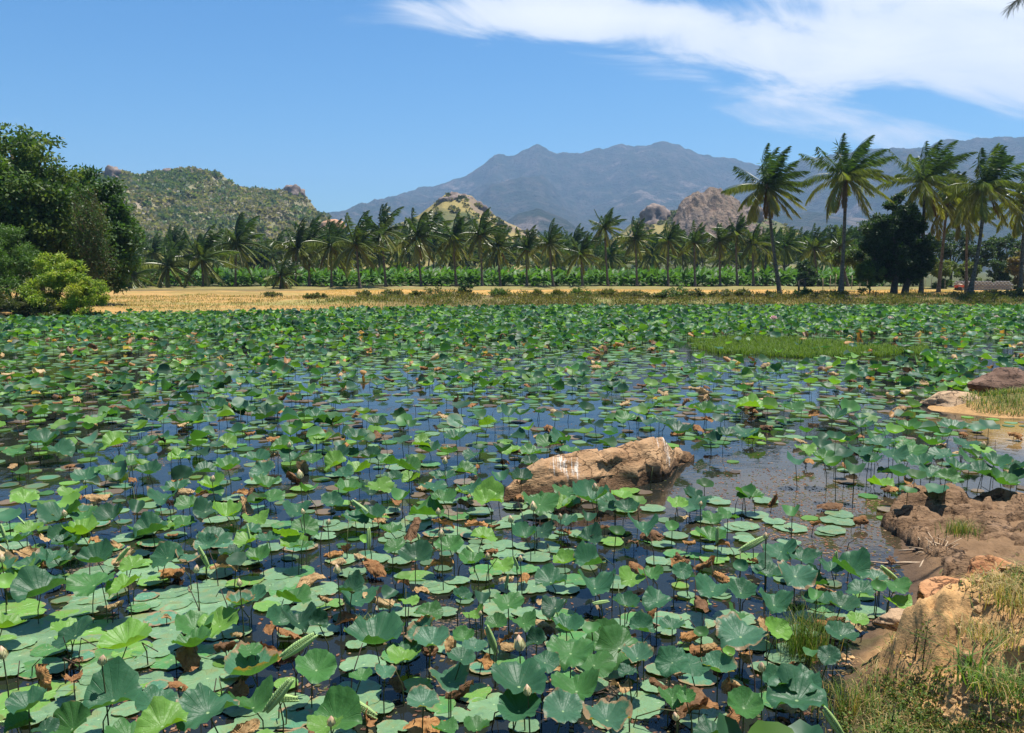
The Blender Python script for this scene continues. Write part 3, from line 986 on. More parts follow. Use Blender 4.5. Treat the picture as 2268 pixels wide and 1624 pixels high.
# right-hand trees
bd = on_ground(1979, 82)
tree('broadleaf_tree', 'very dark round tree, left of the twin trunks under the tall palms', 'tree', bd,
     B(bd, [(1955, 520, 34, 44, 0), (1932, 568, 30, 34, 0), (1986, 470, 26, 36, 0), (1968, 500, 22, 30, -1), (1990, 560, 38, 50, 0), (1945, 540, 40, 22, 0), (1925, 600, 20, 18, 0), (1962, 605, 30, 20, 0)], 82),
     30000, 0.30, 0.17, [(0.022, 0.046, 0.014), (0.034, 0.064, 0.018), (0.050, 0.085, 0.024)], 0.33, 'dark trees among the tall palms', clumps=260, crad=0.24, trunk_top=1.9, seed=12, shell=0.5, lean=(0.1, 0))
bd2 = on_ground(2003, 82.5)
tree('broadleaf_tree', 'very dark round tree, right of the twin trunks under the tall palms', 'tree', bd2,
     B(bd2, [(2036, 530, 26, 40, 0), (2028, 585, 34, 30, 0), (2008, 490, 24, 40, 0), (1998, 600, 30, 26, 0), (2050, 560, 18, 26, 0), (2015, 620, 20, 12, 0), (2026, 500, 16, 24, 1)], 82.5),
     26000, 0.30, 0.17, [(0.022, 0.046, 0.014), (0.032, 0.060, 0.018), (0.048, 0.080, 0.022)], 0.33, 'dark trees among the tall palms', clumps=230, crad=0.24, trunk_top=1.9, seed=13, shell=0.5, lean=(0.35, 0))
by = on_ground(1926, 81.5)
tree('young_tree', 'small bright green young tree on a thin trunk left of the dark trees', 'tree', by,
     B(by, [(1915, 618, 18, 16, 0), (1938, 598, 20, 16, 0), (1922, 600, 20, 22, 0), (1910, 635, 14, 10, 0)], 81.5),
     3400, 0.3, 0.16, [(0.085, 0.13, 0.022), (0.11, 0.16, 0.03), (0.06, 0.10, 0.02)], 0.07, None, clumps=46, crad=0.3, trunk_top=1.0, seed=14)
by2 = on_ground(1868, 96)
tree('young_tree', 'light green spreading tree behind the second tall palm trunk', 'tree', by2,
     B(by2, [(1850, 575, 22, 12, 0), (1880, 570, 26, 14, 0), (1905, 580, 24, 14, 0), (1885, 556, 18, 10, 0)], 96),
     3600, 0.3, 0.16, [(0.075, 0.12, 0.022), (0.10, 0.15, 0.03), (0.05, 0.085, 0.018)], 0.08, None, clumps=50, crad=0.3, trunk_top=2.2, seed=15)

MG = [(0.045, 0.075, 0.022), (0.06, 0.09, 0.025), (0.035, 0.06, 0.02)]
LG = [(0.11, 0.14, 0.03), (0.08, 0.12, 0.025), (0.14, 0.15, 0.035)]
BR = [(0.20, 0.14, 0.06), (0.15, 0.12, 0.05), (0.10, 0.10, 0.035)]
back_trees = [  # u, v centre, half w, half h, distance, colours, label, name
    (2105, 535, 62, 36, 130, MG, 'wide grey-green tree behind the wall, right of the dark trees'),
    (2160, 560, 45, 30, 126, MG, 'dark olive tree behind the curved palm trunk'),
    (2230, 540, 45, 36, 128, MG, 'grey-green tree behind the wall near the right edge'),
    (2085, 590, 30, 22, 112, LG, 'bright green bush just left of the low grey wall'),
    (2140, 592, 40, 22, 116, LG, 'yellow-green bush behind the low grey wall'),
    (2215, 590, 38, 26, 114, MG, 'dark bush behind the right end of the wall'),
    (2256, 590, 24, 36, 108, BR, 'dry brown bush at the right edge beside the last palm'),
    (2030, 560, 40, 40, 140, MG, 'green tree half hidden behind the dark trees'),
    (1790, 600, 36, 24, 118, [(0.03, 0.06, 0.02), (0.045, 0.08, 0.025)], 'dark green bush right of the first tall palm'),
    (1850, 530, 30, 30, 165, MG, 'dark tree behind the second tall palm'),
    (1900, 520, 40, 36, 170, MG, 'olive tree behind and left of the dark round trees'),
    (330, 560, 40, 28, 170, MG, 'green tree behind the leftmost palms'),
    (420, 545, 46, 26, 190, MG, 'green tree behind the second and third palms'),
    (600, 545, 50, 26, 200, MG, 'grey-green tree in the gap left of the red earth'),
    (560, 560, 36, 26, 170, MG, 'dark green tree behind the fifth palm'),
    (700, 552, 44, 26, 190, MG, 'green tree below the red earth mound'),
    (800, 555, 44, 24, 200, MG, 'green tree behind the palms below the far left foothill'),
    (900, 548, 50, 26, 210, MG, 'green tree below the left flank of the grassy knoll'),
    (1040, 552, 50, 26, 210, MG, 'green tree below the grassy knoll'),
    (1130, 552, 46, 26, 220, LG, 'yellowish tree right of the grassy knoll'),
    (1240, 560, 50, 22, 220, MG, 'green tree in the wide gap between the hills'),
    (1330, 556, 50, 24, 220, MG, 'green tree left of the rock hill'),
    (1440, 552, 50, 26, 220, MG, 'green tree below the grey rock spur'),
    (1540, 552, 56, 26, 220, LG, 'yellowish tree below the pinkish rock dome'),
    (1640, 555, 50, 26, 210, MG, 'green tree below the right flank of the rock hill'),
    (1740, 550, 50, 30, 200, MG, 'green tree behind the first tall palm'),
    (1800, 545, 40, 26, 200, MG, 'green tree between the first and second tall palms'),
]
for i, (u, v, a, b, Y, cols, lab) in enumerate(back_trees):
    bs = on_ground(u, Y)
    rg = np.random.default_rng(100 + i)
    px = [(u, v + b * 0.3, a * 0.8, b * 0.8, 0)]
    for j in range(4):
        px.append((u + (rg.random() - 0.5) * 1.5 * a, v + (rg.random() - 0.6) * 1.0 * b, a * (0.3 + 0.2 * rg.random()), b * (0.4 + 0.25 * rg.random()), rg.normal()))
    blb = B(bs, px, Y)
    nm = 'bush' if 'bush' in lab else 'broadleaf_tree'
    if nm == 'bush':
        blb.append((0, 0, 0.5, a * Y / F * 0.8, a * Y / F * 0.5, 0.9))
    tree(nm, lab, 'bush' if nm == 'bush' else 'tree', bs, blb, 3800 if Y < 150 else 3000, 0.0028 * Y, 0.0017 * Y, cols, 0.0016 * Y, 'trees behind the palm row', clumps=60, crad=0.24, trunk_top=max(0.5, blb[0][2] * 0.4), seed=200 + i, twigs=6)

# shrubs on the far bank
OL = [(0.075, 0.08, 0.022), (0.10, 0.095, 0.03), (0.05, 0.065, 0.018)]
GR = [(0.06, 0.10, 0.02), (0.08, 0.12, 0.028), (0.045, 0.075, 0.018)]
shrubs = [(970, 660, 40, 22, 78.5, OL, 'large olive shrub beside the round-topped little tree'), (925, 668, 20, 12, 78, OL, 'small olive shrub left of the large one'),
          (870, 668, 26, 12, 78, OL, 'wide low shrub on the far bank below the seventh palm'), (812, 668, 16, 12, 78, OL, 'small dark shrub on the far bank, left of the wide low one'),
          (1108, 660, 20, 16, 78, GR, 'spiky green shrub right of the little round tree'), (1190, 666, 12, 10, 78, OL, 'tiny shrub between two spiky shrubs'),
          (1292, 660, 24, 16, 78.5, GR, 'spiky green shrub in the middle of the far bank'), (1345, 666, 20, 11, 78, OL, 'low shrub right of the middle spiky shrub'),
          (1410, 664, 34, 14, 78, OL, 'wide dark shrub right of centre on the far bank'), (1500, 656, 30, 20, 78.5, GR, 'tall leafy green shrub left of the first tall palm'),
          (1545, 664, 24, 13, 78, OL, 'low olive shrub beside the tall leafy one'), (1600, 662, 26, 14, 78, OL, 'dull shrub two steps left of the first tall palm'),
          (1650, 662, 22, 15, 78.5, OL, 'dull shrub just left of the first tall palm'), (1705, 668, 20, 10, 78, OL, 'low weeds at the foot of the first tall palm'),
          (1780, 664, 16, 12, 79, GR, 'green weeds round the foot of the dark post'), (2200, 656, 46, 12, 78.5, OL, 'broad low shrub right of the curved palm foot'),
          (2256, 660, 26, 14, 78.5, OL, 'olive shrub at the right edge of the far bank'), (700, 676, 20, 8, 76.5, OL, 'flat little shrub at the left end of the shrub line'),
          (600, 664, 18, 6, 84, OL, 'flat weeds in the tan grass left of the shrubs'), (1235, 668, 16, 9, 77.5, OL, 'tiny olive shrub left of the middle spiky one'),
          (1462, 668, 18, 9, 77.5, OL, 'tiny shrub left of the tall leafy shrub'), (1850, 668, 20, 8, 78, OL, 'low weeds under the second tall palm')]
for i, (u, v, a, b, Y, cols, lab) in enumerate(shrubs):
    bs = on_ground(u, Y)
    rg = np.random.default_rng(300 + i)
    px = [(u, v + 3, a * 0.6, b * 0.7, 0)] + [(u + (rg.random() - 0.5) * 2.2 * a, v + (rg.random() - 0.30) * 1.1 * b, a * (0.2 + 0.3 * rg.random()), b * (0.25 + 0.4 * rg.random()), rg.normal() * 0.5) for _ in range(7)]
    blb = [(x, y, max(z, 0.25), p, q, r) for x, y, z, p, q, r in B(bs, px, Y)]
    spiky = 'spiky' in lab
    tree('shrub', lab, 'shrub', bs, blb, 1300, 0.36 if spiky else 0.2, 0.05 if spiky else 0.085, np.array(cols) * 1.3, 0.03, 'shrubs on the far bank', clumps=40, crad=0.3, trunk_top=0.2, seed=330 + i, twigs=10, droop=-0.6 if spiky else 0.1, part='foliage')
bl = on_ground(1012, 77.8)
tree('little_tree', 'small round-topped dark green tree leaning on the far bank', 'tree', bl,
     B(bl, [(1030, 640, 15, 13, 0), (1022, 648, 12, 10, 0), (1036, 652, 9, 9, 0)], 77.8) , 2600, 0.16, 0.1, [(0.03, 0.065, 0.018), (0.045, 0.085, 0.022)], 0.16, None, clumps=50, crad=0.3, trunk_top=0.55, seed=401, lean=(0.35, 0))


# ================================================================== PALMS
def frond(rg, az, e0, L, droop, wind, ns, lw, ll):
    """one coconut frond: arching midrib with two rows of hanging leaflets"""
    d = np.array([math.cos(e0) * math.cos(az), math.cos(e0) * math.sin(az), math.sin(e0)])
    p = np.zeros(3)
    pts = [p.copy()]
    ds = [d.copy()]
    st = L / ns
    for i in range(ns):
        s = i / ns
        d = d + np.array([wind * (0.25 + s), 0.05 * wind * s, -droop * (0.45 + 1.3 * s)]) * (st * 0.33)
        d /= np.linalg.norm(d)
        p = p + d * st
        pts.append(p.copy())
        ds.append(d.copy())
    acc = Acc()
    acc.add(*tube(pts, np.linspace(0.045, 0.012, len(pts)), 3, cap=False))
    P, D, LL, NR = [], [], [], []
    wq = min(wind, 1.0)
    for i in range(2, ns + 1):
        s = i / ns
        for half in (0.0, 0.25, 0.5, 0.75):
            q = pts[i] - ds[i] * st * half
            side = np.cross(ds[i], [0, 0, 1.0])
            nside = np.linalg.norm(side)
            side = side / nside if nside > 0.15 else np.array([math.sin(az), -math.cos(az), 0])
            l = ll * (0.35 + 0.65 * math.sin(min(1.0, s * 1.35) * math.pi / 2)) * (1.0 if s < 0.7 else 1.0 - 0.75 * (s - 0.7) / 0.3)
            for sg in (-1, 1):
                v = 0.75 * ds[i] + sg * side * 0.55 + np.array([wq * 0.55, 0.0, -0.62 - 0.35 * rg.random()]) + rg.normal(size=3) * 0.12
                P.append(q)
                D.append(v)
                LL.append(l * (0.8 + 0.35 * rg.random()))
                NR.append(np.cross(v, side * sg + ds[i]) + rg.normal(size=3) * 0.3)
    V, Q = kites(np.array(P), np.array(D), np.array(LL), lw, np.array(NR))
    acc.add(V, Q)
    return acc.mesh('frond', MAT['frond'])


def crown_spec(rg, n, wild=1.0):
    """fronds spiral from the young upright spear leaves to the old hanging ones"""
    r = []
    for i in range(n):
        s = i / (n - 1)
        r.append((i * 2.39996 + rg.normal() * 0.25, R_(84 - 132 * s ** 0.9 + rg.normal() * 8), s))
    return r


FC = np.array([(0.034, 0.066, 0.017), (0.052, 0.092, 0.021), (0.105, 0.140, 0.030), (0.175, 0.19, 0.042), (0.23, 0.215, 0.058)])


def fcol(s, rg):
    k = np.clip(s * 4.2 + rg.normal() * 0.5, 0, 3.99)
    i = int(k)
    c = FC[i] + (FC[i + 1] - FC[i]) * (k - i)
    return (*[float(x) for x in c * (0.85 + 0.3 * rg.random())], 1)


m, nt, out = new_mat('palm_trunk')
tco = N(nt, 'ShaderNodeTexCoord')
wv_ = N(nt, 'ShaderNodeTexWave', wave_type='BANDS', bands_direction='Z', inp={'Vector': tco.outputs['Object'], 'Scale': 2.2, 'Distortion': 2.0, 'Detail': 2.0})
nz_ = N(nt, 'ShaderNodeTexNoise', inp={'Vector': tco.outputs['Object'], 'Scale': 5.0, 'Detail': 4.0})
c_ = MIX(nt, wv_.outputs[1], rgb(0.12, 0.095, 0.07), rgb(0.21, 0.17, 0.13))
c_ = MIX(nt, SS(nt, nz_.outputs[0], 0.45, 0.65), c_, rgb(0.085, 0.065, 0.048))
b_ = N(nt, 'ShaderNodeBump', inp={'Strength': 0.5, 'Distance': 0.04, 'Height': wv_.outputs[1]})
p_ = N(nt, 'ShaderNodeBsdfPrincipled', inp={'Base Color': c_, 'Roughness': 0.9, 'Specular IOR Level': 0.1, 'Normal': b_.outputs[0]})
nt.links.new(p_.outputs[0], out.inputs[0])
MAT['ptrunk'] = m
MAT['husk'] = simple_mat('palm_husk', (0.22, 0.12, 0.05), (0.10, 0.07, 0.03), 5, 0.9, 0.4)


def trunk_mesh(base, top, r, bow, flare=1.7):
    d = top - base
    pts = []
    for s in np.linspace(0, 1, 9):
        q = d * s
        q = q + np.array([bow * (math.sin(s * math.pi) * 0.5 + 0.0) * np.linalg.norm(d), 0, 0])
        pts.append(q)
    pts[0] = pts[0] - np.array([0, 0, 0.15])
    rad = r * np.array([flare, 1.25, 1.08, 1.0, 0.95, 0.9, 0.86, 0.82, 0.85])
    return mesh('trunk', *tube(pts, rad, 9))


def heart_mesh(r):
    """the fibrous crown heart where the fronds join, with a few nuts"""
    a = Acc()
    pts = [(0, 0, -0.9 * r * 3), (0, 0, 0), (0, 0, r * 2.4)]
    a.add(*tube(pts, [r * 0.9, r * 1.5, r * 0.35], 7))
    for k in range(6):
        t = k * 1.05
        q = np.array([math.cos(t) * r * 1.9, math.sin(t) * r * 1.9, -r * 1.2])
        a.add(*tube([q + [0, 0, r], q + [0, 0, r * 0.6], q + [0, 0, 0], q - [0, 0, r * 0.6], q - [0, 0, r * 0.95]], [r * 0.1, r * 0.75, r * 0.95, r * 0.7, r * 0.1], 6))
    return a.mesh('crown_heart', MAT['husk'])


def palm(label, base_uv, Y, crown_uv, L, nf, seed, group, bow=0.0, r=0.17, wind=0.78, ns=16, lw=0.10, ll=1.25, variants=None, flare=1.7, dead=1, tint=1.0):
    rg = np.random.default_rng(seed)
    b = on_ground(base_uv[0], Y)
    t = atY(crown_uv[0], crown_uv[1], Y)
    root = empty('coconut_palm', b)
    tag(root, label, 'palm', group)
    me = trunk_mesh(b, t, r, bow, flare)
    me.materials.append(MAT['ptrunk'])
    obj('trunk', me, root)
    obj('crown_heart', heart_mesh(r * 0.9), root, t - b)
    if variants is None:
        for az, e0, s in crown_spec(rg, nf):
            o = obj('frond', frond(rg, az, e0, L * (0.85 + 0.25 * rg.random()) * (0.92 if s < 0.2 else 1), 0.30 + 0.34 * s, wind * (0.75 + 0.5 * rg.random()) * (1.25 - 0.6 * s), ns, lw, ll), root, t - b)
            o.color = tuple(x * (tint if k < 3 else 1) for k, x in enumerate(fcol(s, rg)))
        for k in range(dead):
            o = obj('frond', frond(rg, rg.random() * 6.28, R_(-62), L * 0.75, 0.5, wind * 0.3, ns, lw, ll * 0.7), root, t - b)
            o.color = (0.20, 0.11, 0.04, 1)
            o['label'] = 'dead brown hanging frond'
    else:
        zrot = (rg.random() - 0.5) * 0.9
        vs = variants[seed % len(variants)]
        for me2, s in vs:
            o = obj('frond', me2, root, t - b)
            k_ = L * (0.88 + 0.24 * rg.random())
            o.scale = (k_, k_, k_)
            o.rotation_euler = (rg.normal() * 0.05, rg.normal() * 0.05, zrot + rg.normal() * 0.12)
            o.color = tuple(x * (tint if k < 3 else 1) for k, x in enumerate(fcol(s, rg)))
        if seed % 3 == 0:
            o = obj('frond', DEADF, root, t - b)
            o.scale = (L, L, L)
            o.rotation_euler = (0, 0, rg.random() * 6)
            o.color = (0.24, 0.11, 0.035, 1)
            o['label'] = 'dead orange-brown hanging frond'
    return root


# unit-length crowns for the palms of the row
VAR = []
for k in range(6):
    rg = np.random.default_rng(900 + k)
    vs = []
    for az, e0, s in crown_spec(rg, 25):
        vs.append((frond(rg, az, e0, 1.0 * (0.85 + 0.3 * rg.random()), (0.30 + 0.32 * s) * 4.2, (0.42 + 0.4 * rg.random()) * 4.0 * (1.2 - 0.6 * s), 13, 0.030, 0.28), s))
    VAR.append(vs)
rg = np.random.default_rng(990)
DEADF = frond(rg, 0.3, R_(-55), 0.8, 2.0, 0.5, 12, 0.03, 0.15)

BIG = 'tall palms on the right bank'
palm('tall coconut palm with a trunk leaning left, first of the tall palms', (1728, 646), 82, (1699, 412), 4.3, 31, 1, BIG, bow=-0.02, r=0.16, dead=2)
palm('tallest coconut palm, standing against the sky left of the dark trees', (1862, 651), 80, (1874, 388), 4.7, 32, 2, BIG, bow=0.012, r=0.17, flare=2.2, dead=2)
palm('tall coconut palm rising behind the dark twin trees', (2040, 650), 83, (2049, 400), 4.9, 32, 3, BIG, bow=0.0, r=0.17, dead=2)
palm('coconut palm with a curved trunk sweeping out of the bank on the right', (2146, 653), 79, (2181, 412), 4.4, 31, 4, BIG, bow=0.055, r=0.17, flare=2.3, dead=1)
palm('coconut palm cut by the right edge of the picture', (2259, 649), 80, (2276, 440), 4.3, 28, 5, BIG, bow=-0.02, r=0.17, dead=1)
palm('darker coconut palm half hidden right of the twin trees', (2078, 640), 90, (2098, 448), 4.4, 20, 6, BIG, bow=0.0, r=0.15, tint=0.7, dead=0)
palm('darker coconut palm behind the curved palm', (2140, 640), 92, (2142, 462), 4.0, 18, 7, BIG, bow=0.0, r=0.14, tint=0.7, dead=0)

row = [  # base u, base v(not used), crown u, crown v, top v, palm length factor, distance
    (289, 292, 612, 560, 112), (373, 373, 590, 527, 116), (450, 448, 575, 500, 118), (522, 524, 540, 480, 126), (622, 624, 610, 567, 112), (655, 657, 550, 497, 122),
    (685, 686, 538, 483, 124), (734, 734, 545, 492, 120), (798, 790, 543, 484, 112), (855, 846, 515, 464, 116), (934, 926, 524, 461, 120), (1011, 1004, 528, 477, 122),
    (1068, 1064, 520, 472, 118), (1109, 1103, 545, 506, 120), (1167, 1166, 552, 511, 120), (1226, 1217, 540, 503, 116), (1232, 1232, 560, 528, 136), (1290, 1286, 562, 518, 116),
    (1347, 1340, 505, 469, 120), (1411, 1408, 530, 491, 122), (1480, 1481, 533, 498, 124), (1540, 1538, 537, 502, 122), (1595, 1593, 535, 500, 122), (1634, 1630, 515, 480, 122),
    (1669, 1667, 540, 503, 122), (1697, 1697, 545, 508, 132), (1738, 1738, 545, 510, 136), (1813, 1803, 548, 510, 122), (1879, 1860, 545, 513, 120)]
ordn = ['first', 'second', 'third', 'fourth', 'fifth', 'sixth', 'seventh', 'eighth', 'ninth', 'tenth', 'eleventh', 'twelfth', 'thirteenth', 'fourteenth', 'fifteenth', 'sixteenth',
        'seventeenth', 'eighteenth', 'nineteenth', 'twentieth', 'twenty-first', 'twenty-second', 'twenty-third', 'twenty-fourth', 'twenty-fifth', 'twenty-sixth', 'twenty-seventh', 'twenty-eighth', 'twenty-ninth']
for i, (ub, uc, vc, vt, Y) in enumerate(row):
    young = (628 - vc) < 45
    L = (vc - vt) / F * Y * (0.98 if not young else 0.9)
    look = 'short young coconut palm' if young else ('tall slim coconut palm' if vc < 520 else 'coconut palm')
    L = max(3.0, min(4.7, L * 1.22))
    palm('%s, %s from the left in the front row along the field' % (look, ordn[i]), (ub, 630), Y, (uc, vc), L, 20, 20 + i, 'palm row along the field',
         bow=-0.02 + 0.04 * ((i * 7) % 5) / 5 - 0.01, r=0.15 if not young else 0.2, variants=VAR, flare=1.9)

# palms further back: crown and trunk only
rg = np.random.default_rng(70)
CR = []
for vs in VAR:
    a = Acc()
    for me2, s in vs:
        co = np.zeros(len(me2.vertices) * 3)
        me2.vertices.foreach_get('co', co)
        q = []
        for pl_ in me2.polygons:
            q.append(list(pl_.vertices))
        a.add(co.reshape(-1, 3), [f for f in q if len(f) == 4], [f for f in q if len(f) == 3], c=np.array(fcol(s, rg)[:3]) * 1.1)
    CR.append(a.mesh('crown', MAT['fol']))
n = 0
for k in range(74):
    u = 300 + (1960 - 300) * (k + 0.5) / 74 + rg.normal() * 9
    Y = 145 + 75 * rg.random()
    vc = 556 + rg.normal() * 11 + (10 if Y > 180 else 0)
    b = on_ground(u, Y)
    t = atY(u + rg.normal() * 4, vc, Y)
    root = empty('coconut_palm', b)
    lab = place('distant coconut palm behind the palm row', t)
    tag(root, lab, 'palm', 'palms behind the front row')
    me = trunk_mesh(b, t, 0.16, 0.0)
    me.materials.append(MAT['ptrunk'])
    obj('trunk', me, root)
    o = obj('crown', CR[k % len(CR)], root, t - b)
    L = 3.6 + rg.random() * 1.2
    o.scale = (L, L, L)
    o.rotation_euler = (0, 0, (rg.random() - 0.5) * 0.6)

# ---- banana plantation under the palms
acc = Acc()
rg = np.random.default_rng(60)
for ri, Y in enumerate(np.arange(127.5, 141, 1.9)):
    for x in np.arange(-62, 62, 1.35):
        x = x + rg.normal() * 0.25
        y = Y + rg.normal() * 0.3
        h = (2.9 + 0.6 * rg.random()) * (1.0 if ri else 0.9)
        base = np.array([x, y, 0.9])
        nl = 11
        for k in range(nl):
            az = rg.random() * 6.28
            ln = 1.3 + 0.7 * rg.random()
            e = R_(75 - 70 * (k / nl) + rg.normal() * 8)
            d = np.array([math.cos(az) * math.cos(e), math.sin(az) * math.cos(e), math.sin(e)])
            p = base + np.array([0, 0, h * (0.10 + 0.50 * rg.random())])
            s = np.array([-math.sin(az), math.cos(az), 0])
            V = []
            wdt = [0.06, 0.26, 0.24, 0.03]
            for q in range(4):
                V += [p + s * wdt[q] + [0, 0, 0.05], p, p - s * wdt[q] + [0, 0, 0.05]]
                d = d + np.array([0.10, 0, -0.33])
                d /= np.linalg.norm(d)
                p = p + d * ln / 3
            Q = []
            for q in range(3):
                o_ = q * 3
                Q += [(o_, o_ + 1, o_ + 4, o_ + 3), (o_ + 1, o_ + 2, o_ + 5, o_ + 4)]
            acc.add(V, Q, c=np.array([0.06, 0.135, 0.028]) * (0.7 + 0.7 * rg.random()) + np.array([0.02, 0.02, 0]) * rg.random())
o = obj('banana_plantation', acc.mesh('banana_plantation', MAT['fol']))
tag(o, 'band of bright green banana plants under the palm row', 'plants', kind='stuff')

# ================================================================== ROCKS
def rock_mat(name, c1, c2, dark, droppings=0.0, water=0.25):
    m, nt, out = new_mat(name)
    g = N(nt, 'ShaderNodeNewGeometry')
    s = N(nt, 'ShaderNodeSeparateXYZ', inp={0: g.outputs['Position']})
    mp = N(nt, 'ShaderNodeMapping', inp={'Vector': g.outputs['Position'], 'Scale': (1.0, 1.0, 2.2)})
    n1 = N(nt, 'ShaderNodeTexNoise', inp={'Vector': mp.outputs[0], 'Scale': 2.0, 'Detail': 7.0, 'Roughness': 0.62})
    n2 = N(nt, 'ShaderNodeTexNoise', inp={'Vector': mp.outputs[0], 'Scale': 16.0, 'Detail': 6.0, 'Roughness': 0.7})
    n4 = N(nt, 'ShaderNodeTexNoise', inp={'Vector': g.outputs['Position'], 'Scale': 90.0, 'Detail': 3.0, 'Roughness': 0.7})
    c = MIX(nt, SS(nt, n1.outputs[0], 0.35, 0.65), rgb(*c1), rgb(*c2))
    c = MIX(nt, SS(nt, n2.outputs[0], 0.52, 0.75), c, rgb(*dark))
    c = MIX(nt, M(nt, 'MULTIPLY', SS(nt, n4.outputs[0], 0.55, 0.7), 0.35), c, rgb(*dark))
    wrp = N(nt, 'ShaderNodeVectorMath', operation='SCALE', inp={0: n1.outputs['Color'], 'Scale': 0.9})
    wv2 = N(nt, 'ShaderNodeVectorMath', operation='ADD', inp={0: mp.outputs[0], 1: wrp.outputs[0]})
    vo = N(nt, 'ShaderNodeTexVoronoi', feature='DISTANCE_TO_EDGE', inp={'Vector': wv2.outputs[0], 'Scale': 1.5})
    crk = M(nt, 'MULTIPLY', SS(nt, vo.outputs['Distance'], 0.030, 0.004), SS(nt, n2.outputs[0], 0.40, 0.52))
    c = MIX(nt, M(nt, 'MULTIPLY', crk, 0.8), c, rgb(*[k * 0.35 for k in dark]))
    # wet, stained band left by the water line
    zz = M(nt, 'ADD', s.outputs[2], M(nt, 'MULTIPLY', M(nt, 'SUBTRACT', n1.outputs[0], 0.5), 0.30))
    c = MIX(nt, M(nt, 'MULTIPLY', SS(nt, zz, water, water - 0.05), 0.75), c, rgb(*[k * 0.45 for k in dark]))
    if droppings > 0:
        mp2 = N(nt, 'ShaderNodeMapping', inp={'Vector': g.outputs['Position'], 'Rotation': (0, 0.30, 0), 'Scale': (24.0, 2.0, 2.2)})
        d1 = N(nt, 'ShaderNodeTexNoise', inp={'Vector': mp2.outputs[0], 'Scale': 0.8, 'Detail': 7.0, 'Roughness': 0.72, 'Distortion': 0.9})
        dm = 0
        for (u, v, Yo, r) in [(1240, 1030, 12.2, 0.24), (1268, 1045, 12.1, 0.20), (1450, 985, 13.40, 0.36), (1468, 1012, 13.30, 0.26), (1440, 1000, 13.25, 0.2), (1325, 1000, 13.1, 0.10), (1420, 985, 13.6, 0.14)]:
            pc = atY(u, v, Yo)
            dv = N(nt, 'ShaderNodeVectorMath', operation='DISTANCE', inp={0: g.outputs['Position'], 1: tuple(pc)})
            k = SS(nt, dv.outputs['Value'], r * 1.9, r * 0.3)
            dm = k if dm == 0 else M(nt, 'MAXIMUM', dm, k)
        th = M(nt, 'SUBTRACT', 0.75, M(nt, 'MULTIPLY', dm, 0.25))
        wm = M(nt, 'MULTIPLY', M(nt, 'MULTIPLY', M(nt, 'SUBTRACT', d1.outputs[0], th), 12.0, clamp=True), SS(nt, dm, 0.02, 0.3))
        c = MIX(nt, M(nt, 'MULTIPLY', wm, droppings * 0.7), c, rgb(0.72, 0.68, 0.60))
    h = M(nt, 'ADD', n1.outputs[0], M(nt, 'ADD', M(nt, 'MULTIPLY', n2.outputs[0], 0.35), M(nt, 'SUBTRACT', M(nt, 'MULTIPLY', n4.outputs[0], 0.10), M(nt, 'MULTIPLY', crk, 0.5))))
    b = N(nt, 'ShaderNodeBump', inp={'Strength': 0.85, 'Distance': 0.07, 'Height': h})
    p = N(nt, 'ShaderNodeBsdfPrincipled', inp={'Base Color': c, 'Roughness': 0.88, 'Specular IOR Level': 0.2, 'Normal': b.outputs[0]})
    nt.links.new(p.outputs[0], out.inputs[0])
    return m


MAT['tanrock'] = rock_mat('tan_rock', (0.31, 0.175, 0.085), (0.42, 0.26, 0.135), (0.16, 0.088, 0.046), 0.95, 0.20)
MAT['darkrock'] = rock_mat('dark_rock', (0.13, 0.075, 0.05), (0.20, 0.12, 0.08), (0.06, 0.04, 0.03), 0.0, 0.1)
MAT['slabrock'] = rock_mat('slab_rock', (0.16, 0.095, 0.05), (0.24, 0.148, 0.083), (0.075, 0.046, 0.028), 0.0, 0.10)
MAT['redrock'] = rock_mat('red_rock', (0.40, 0.17, 0.07), (0.47, 0.24, 0.11), (0.20, 0.085, 0.045), 0.0, 0.05)
MAT['paleRock'] = rock_mat('pale_rock', (0.36, 0.23, 0.13), (0.46, 0.32, 0.19), (0.22, 0.14, 0.09), 0.0, 0.08)

# --- the big rock in the pond: lofted from its own profile, station by station
st = np.array([  # u, v top, v foot, depth
    (1108, 1112, 1114, 0.30), (1120, 1078, 1114, 0.6), (1140, 1058, 1114, 0.9), (1165, 1036, 1114, 1.05), (1200, 1017, 1114, 1.15), (1235, 1004, 1112, 1.2), (1270, 1000, 1108, 1.2), (1310, 998, 1104, 1.2),
    (1345, 993, 1098, 1.2), (1380, 983, 1090, 1.2), (1410, 974, 1084, 1.15), (1440, 966, 1076, 1.1), (1462, 966, 1068, 1.05), (1478, 977, 1062, 0.95), (1490, 993, 1056, 0.8), (1500, 995, 1036, 0.7),
    (1515, 999, 1028, 0.55), (1528, 1003, 1024, 0.4), (1538, 1014, 1020, 0.2)], float)
uu = np.linspace(st[0, 0], st[-1, 0], 170)
prof_y = np.array([-0.05, 0.0, 0.03, 0.09, 0.20, 0.34, 0.52, 0.70, 0.86, 1.0])
prof_z = np.array([-0.6, -0.25, 0.18, 0.46, 0.70, 0.90, 1.0, 0.88, 0.45, -0.4])
pt = np.linspace(0, 1, 56)
pk = np.linspace(0, 1, len(prof_y))
PY = np.interp(pt, pk, prof_y)
PZ = np.interp(pt, pk, prof_z)
V = []
